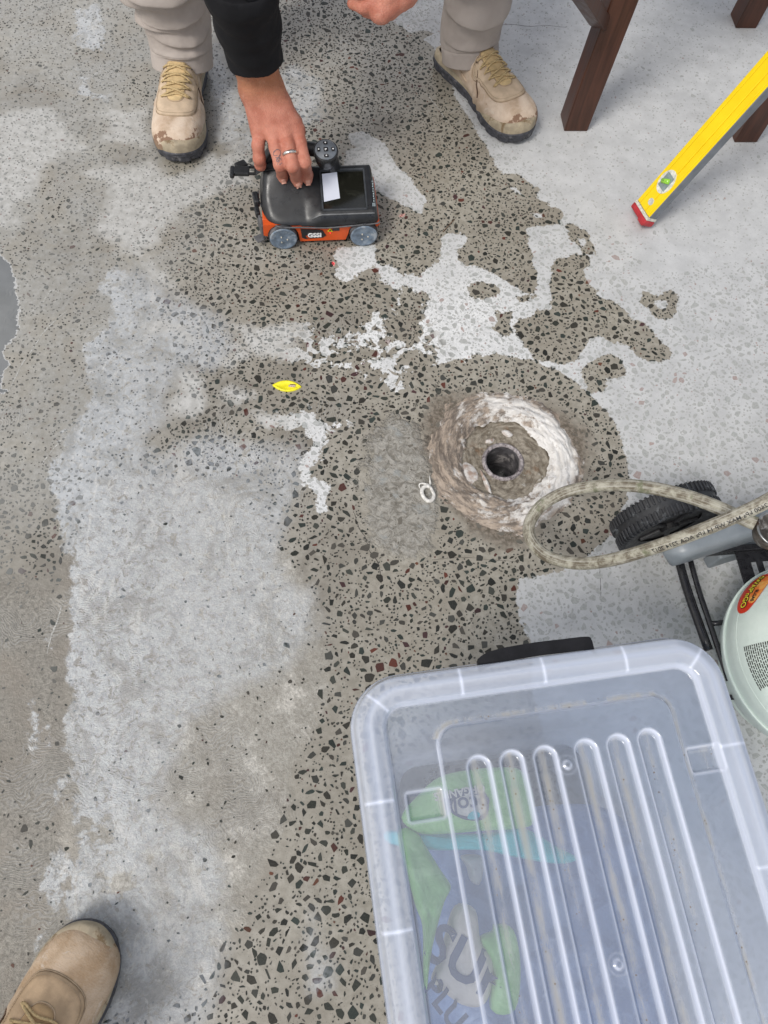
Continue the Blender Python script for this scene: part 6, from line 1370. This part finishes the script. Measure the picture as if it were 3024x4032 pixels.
# the same plastic for walls, milkier
s = NT('frosted_wall'); v = s.obj(); s.set((0.66, 0.70, 0.80), .25, s.bump(s.noise(40, 3, vec=v), .1, .002)); tr = s.n('BsdfTransparent'); tr.inputs[0].default_value = (0.9, 0.93, 0.98, 1); m1 = s.n('MixShader'); m1.inputs[0].default_value = .42; s.put(m1.inputs[1], tr.outputs[0]); s.put(m1.inputs[2], s.b.outputs[0]); s.put(s.t.nodes['Material Output'].inputs[0], m1.outputs[0]); M_WALL = s.m
def ring_wall(levels, mat, nm, closeb=False):
    V, F_ = [], []; 
    for ins, z in levels: V += [(WB / 2 + x, -LB / 2 + y, z) for x, y in rrect(WB - 2 * ins, LB - 2 * ins, .06 - ins * .4, 8)]
    n = len(V) // len(levels)
    for i in range(len(levels) - 1):
        for k in range(n): F_.append((i * n + k, i * n + (k + 1) % n, (i + 1) * n + (k + 1) % n, (i + 1) * n + k))
    if closeb: F_.append([(len(levels) - 1) * n + k for k in range(n)][::-1])
    return mob(nm, V, F_, mat, box, True)
ring_wall([(.000, ZL - .0199), (-.0012, ZL - .026), (.0006, ZL - .040), (.003, ZL - .040)], M_WALL, 'lid_skirt')
ring_wall([(.012, ZL - .022), (.014, ZL - .05), (.030, ZL - .055), (.052, .03), (.062, .006), (.075, .004)], M_WALL, 'tub', True)
# black clip handle on the far end
ha, hb = loc2(1880, 2560), loc2(2335, 2500); hu0, hu1 = ha[0], hb[0]; bm = bmesh.new()
P_ = [(hu0, .001, ZL - .012), (hu0 + .010, .006, ZL - .010), (hu0 + .03, .009, ZL - .008), ((hu0 + hu1) / 2, .0105, ZL - .008), (hu1 - .04, .010, ZL - .008), (hu1 - .006, .009, ZL - .008), (hu1, .004, ZL - .010)]
sp = spline(P_, 6); V, F_ = [], []
for p in sp: V += [(p.x, p.y - .014, p.z + .002), (p.x, p.y + .002, p.z + .003), (p.x, p.y + .001, p.z - .006), (p.x, p.y - .010, p.z - .006)]
for i in range(len(sp) - 1):
    for k in range(4): F_.append((i * 4 + k, i * 4 + (k + 1) % 4, i * 4 + 4 + (k + 1) % 4, i * 4 + 4 + k))
F_.append((0, 1, 2, 3)); F_.append(tuple(len(V) - 4 + k for k in (3, 2, 1, 0))); bm.free(); mob('clip_handle', V, F_, simple('handle_black', (0.010, 0.010, 0.012), .5, spec=.2), box)
# ---- contents
def pillow(nm, px, z, th, mat, label, cat, crump=.006, seed=0, parent=None, group=None):
    W_ = [OB + e1 * x + e2 * y + Vector((0, 0, z)) for x, y in px] if px[0][0] < 5 else [G(x, y, z) for x, y in px]; W_ = spline(W_, 4, True); n = len(W_); c0 = sum(W_, Vector()) / n; V, F_ = [], []; L_ = 12
    for i in range(L_):
        q = 1 - i / L_
        for p in W_: u = c0.lerp(p, q); r_ = fbm(u.x * 9 + seed, u.y * 9, seed) ; V.append((u.x, u.y, z + th * (1 - q ** 4) ** .6 + crump * (1 - q ** 6) * (r_ + .6 * abs(fbm(u.x * 26, u.y * 20 + seed, 3)))))
    V.append((c0.x, c0.y, z + th + crump * fbm(c0.x * 9 + seed, c0.y * 9, seed))); top = len(V)
    for i in range(L_ - 1):
        for k in range(n): F_.append((i * n + k, i * n + (k + 1) % n, (i + 1) * n + (k + 1) % n, (i + 1) * n + k))
    for k in range(n): F_.append(((L_ - 1) * n + k, (L_ - 1) * n + (k + 1) % n, top - 1))
    for p in W_: V.append((p.x, p.y, z - th * .7))
    for k in range(n): F_.append((top + k, top + (k + 1) % n, (k + 1) % n, k))
    F_.append([top + k for k in range(n)][::-1])
    o = mob(nm, V, F_, mat, None, True); BV_ = BVHTree.FromPolygons(V, F_)
    if parent is None: tag(o, label, cat, group)
    return o, BV_
def zb(L): return [(1350 + x / 1.843, 3000 + y / 1.843) for x, y in L]
def zc2(L): return [(1580 + x / 2.37, 3600 + y / 2.37) for x, y in L]
def crumple(nm, c, c2, rough=.35):
    s = NT(nm); v = s.P(); return s.set(s.mix(s.rng(s.noise(22, 4, .6, 1.0, vec=v), .4, .6), c, c2), rough, s.bump(s.noise(35, 4, .5, 1.5, vec=v), .5, .006))
M_GRN = crumple('green_film', (0.21, 0.50, 0.12), (0.36, 0.66, 0.24)); M_TEAL = crumple('teal_film', (0.02, 0.42, 0.46), (0.04, 0.55, 0.60)); M_NAVY = crumple('reflection_blue_film', (0.07, 0.135, 0.30), (0.15, 0.23, 0.42)); M_CRM = crumple('cream_paper', (0.62, 0.54, 0.46), (0.72, 0.64, 0.56), .6); M_GRYB = crumple('grey_film', (0.30, 0.32, 0.35), (0.42, 0.43, 0.45))
pillow('reflection_blue_bag', [(.075, .20), (.15, .17), (.26, .16), (.36, .18), (.385, .25), (.38, .40), (.37, .54), (.25, .56), (.12, .55), (.07, .50), (.065, .35)], .10, .05, M_NAVY, 'dark blue bag added in the box bottom to give the lid its blue reflection', 'bag', .02, 3)  # dark blue bag added to stand in for the blue reflection on the lid
b1, bv1 = pillow('green_bag', zb([(400, 520), (520, 490), (620, 640), (720, 800), (785, 905), (740, 1010), (690, 1180), (640, 1400), (600, 1700), (590, 1500), (585, 1200), (530, 1040), (470, 800)]), .25, .02, M_GRN, 'folded lime green bag along the left side inside the box', 'bag', .012, 1)
b2, bv2 = pillow('labelled_green_bag', zb([(560, 230), (700, 110), (900, 60), (1130, 40), (1290, 60), (1370, 200), (1390, 420), (1300, 480), (1000, 500), (760, 520), (560, 515), (430, 400)]), .26, .02, M_GRN, 'green bag with an oval white label under the first ribs of the lid', 'bag', .008, 2)
pillow('teal_bag', zb([(320, 500), (560, 520), (1000, 520), (1300, 480), (1560, 620), (1700, 700), (1560, 740), (1250, 690), (1000, 640), (640, 640), (340, 590)]), .235, .012, M_TEAL, 'teal plastic bag folded beneath the green labelled bag', 'bag', .006, 4)
b3, bv3 = pillow('cream_sack', zb([(820, 1050), (960, 1070), (1000, 1300), (1090, 1420), (1080, 1640), (1010, 1770), (860, 1760), (700, 1640), (650, 1580), (700, 1450), (740, 1300)]), .24, .02, M_CRM, 'cream paper sack with big dark blue lettering at the lower left inside the box', 'sack', .006, 5)
pillow('lower_green_bag', zb([(1000, 1290), (1090, 1230), (1110, 1180), (1240, 1220), (1290, 1500), (1250, 1800), (1080, 1800), (1090, 1500)]), .245, .015, M_GRN, 'pale green bag piece to the right of the cream sack in the box', 'bag', .008, 6)
pillow('grey_bag', zb([(860, 680), (1000, 680), (1020, 780), (990, 890), (930, 860), (900, 760)]), .22, .010, M_GRYB, 'small pale grey bag corner below the teal bag in the box', 'bag', .006, 8)
def ontopbag(bv, off=.0012):
    def f_(p):
        h, n_, i_, d_ = bv.ray_cast(Vector((p.x, p.y, .5)), Vector((0, 0, -1))); return h + Vector((0, 0, off)) if h is not None else Vector((p.x, p.y, .26))
    return f_
def flat_print(nm, px, z, mat, bv, par, off=.0012):
    W_ = spline([G(x, y, z) for x, y in px], 4, True); c0 = sum(W_, Vector()) / len(W_); V, F_ = [], []; f_ = ontopbag(bv, off); n = len(W_)
    for q in (1, .66, .33): V += [f_(c0.lerp(p, q)) for p in W_]
    V.append(f_(c0)); 
    for i in range(2):
        for k in range(n): F_.append((i * n + k, i * n + (k + 1) % n, (i + 1) * n + (k + 1) % n, (i + 1) * n + k))
    for k in range(n): F_.append((2 * n + k, 2 * n + (k + 1) % n, 3 * n))
    return mob(nm, V, F_, mat, par)
s = NT('print_cream'); M_PCR = s.set((0.72, 0.68, 0.62), .5); s = NT('print_blue'); M_PBL = s.set((0.035, 0.055, 0.14), .45)
def zd(L): return [(1700 + x / 3.318, 3000 + y / 3.318) for x, y in L]
flat_print('label_band', zd([(210, 440), (330, 370), (500, 330), (700, 380), (760, 560), (700, 740), (480, 760), (280, 680), (220, 560)]), .285, M_PBL, bv2, b2, .001)
flat_print('label_oval', zd([(270, 560), (300, 500), (400, 450), (550, 420), (680, 460), (720, 580), (660, 690), (480, 710), (330, 670), (280, 620)]), .285, M_PCR, bv2, b2, .0018)
flat_print('label_tag', zd([(470, 720), (510, 660), (570, 640), (640, 680), (600, 740), (500, 750)]), .285, M_TEAL, bv2, b2, .0026)
def put_text(body, size, pxc, ang, z, bv, par, mat, off=.0025, sx=1.0, bold=.0004):
    c_ = G(*pxc, z); fz = ontopbag(bv, off); R_ = Matrix.Rotation(ang, 3, 'Z')
    return text_obj('lettering', body, size, mat, par, fn=lambda p: fz(c_ + R_ @ Vector((p.x, p.y, 0))), off=bold, ext=0, sx=sx)
put_text('ORGANICS', .0125, (1812, 3118), PI + .30, .285, bv2, b2, M_PCR, .0028)
put_text('ocolé', .026, (1838, 3166), PI + .22, .285, bv2, b2, M_PBL, .0030)
put_text('SUP', .058, (1840, 3800), -.42, .262, bv3, b3, M_PBL, .0015, 1.0, .0015)
put_text('PLU', .032, (1750, 3955), -.75, .262, bv3, b3, M_PBL, .0015, 1.0, .001)
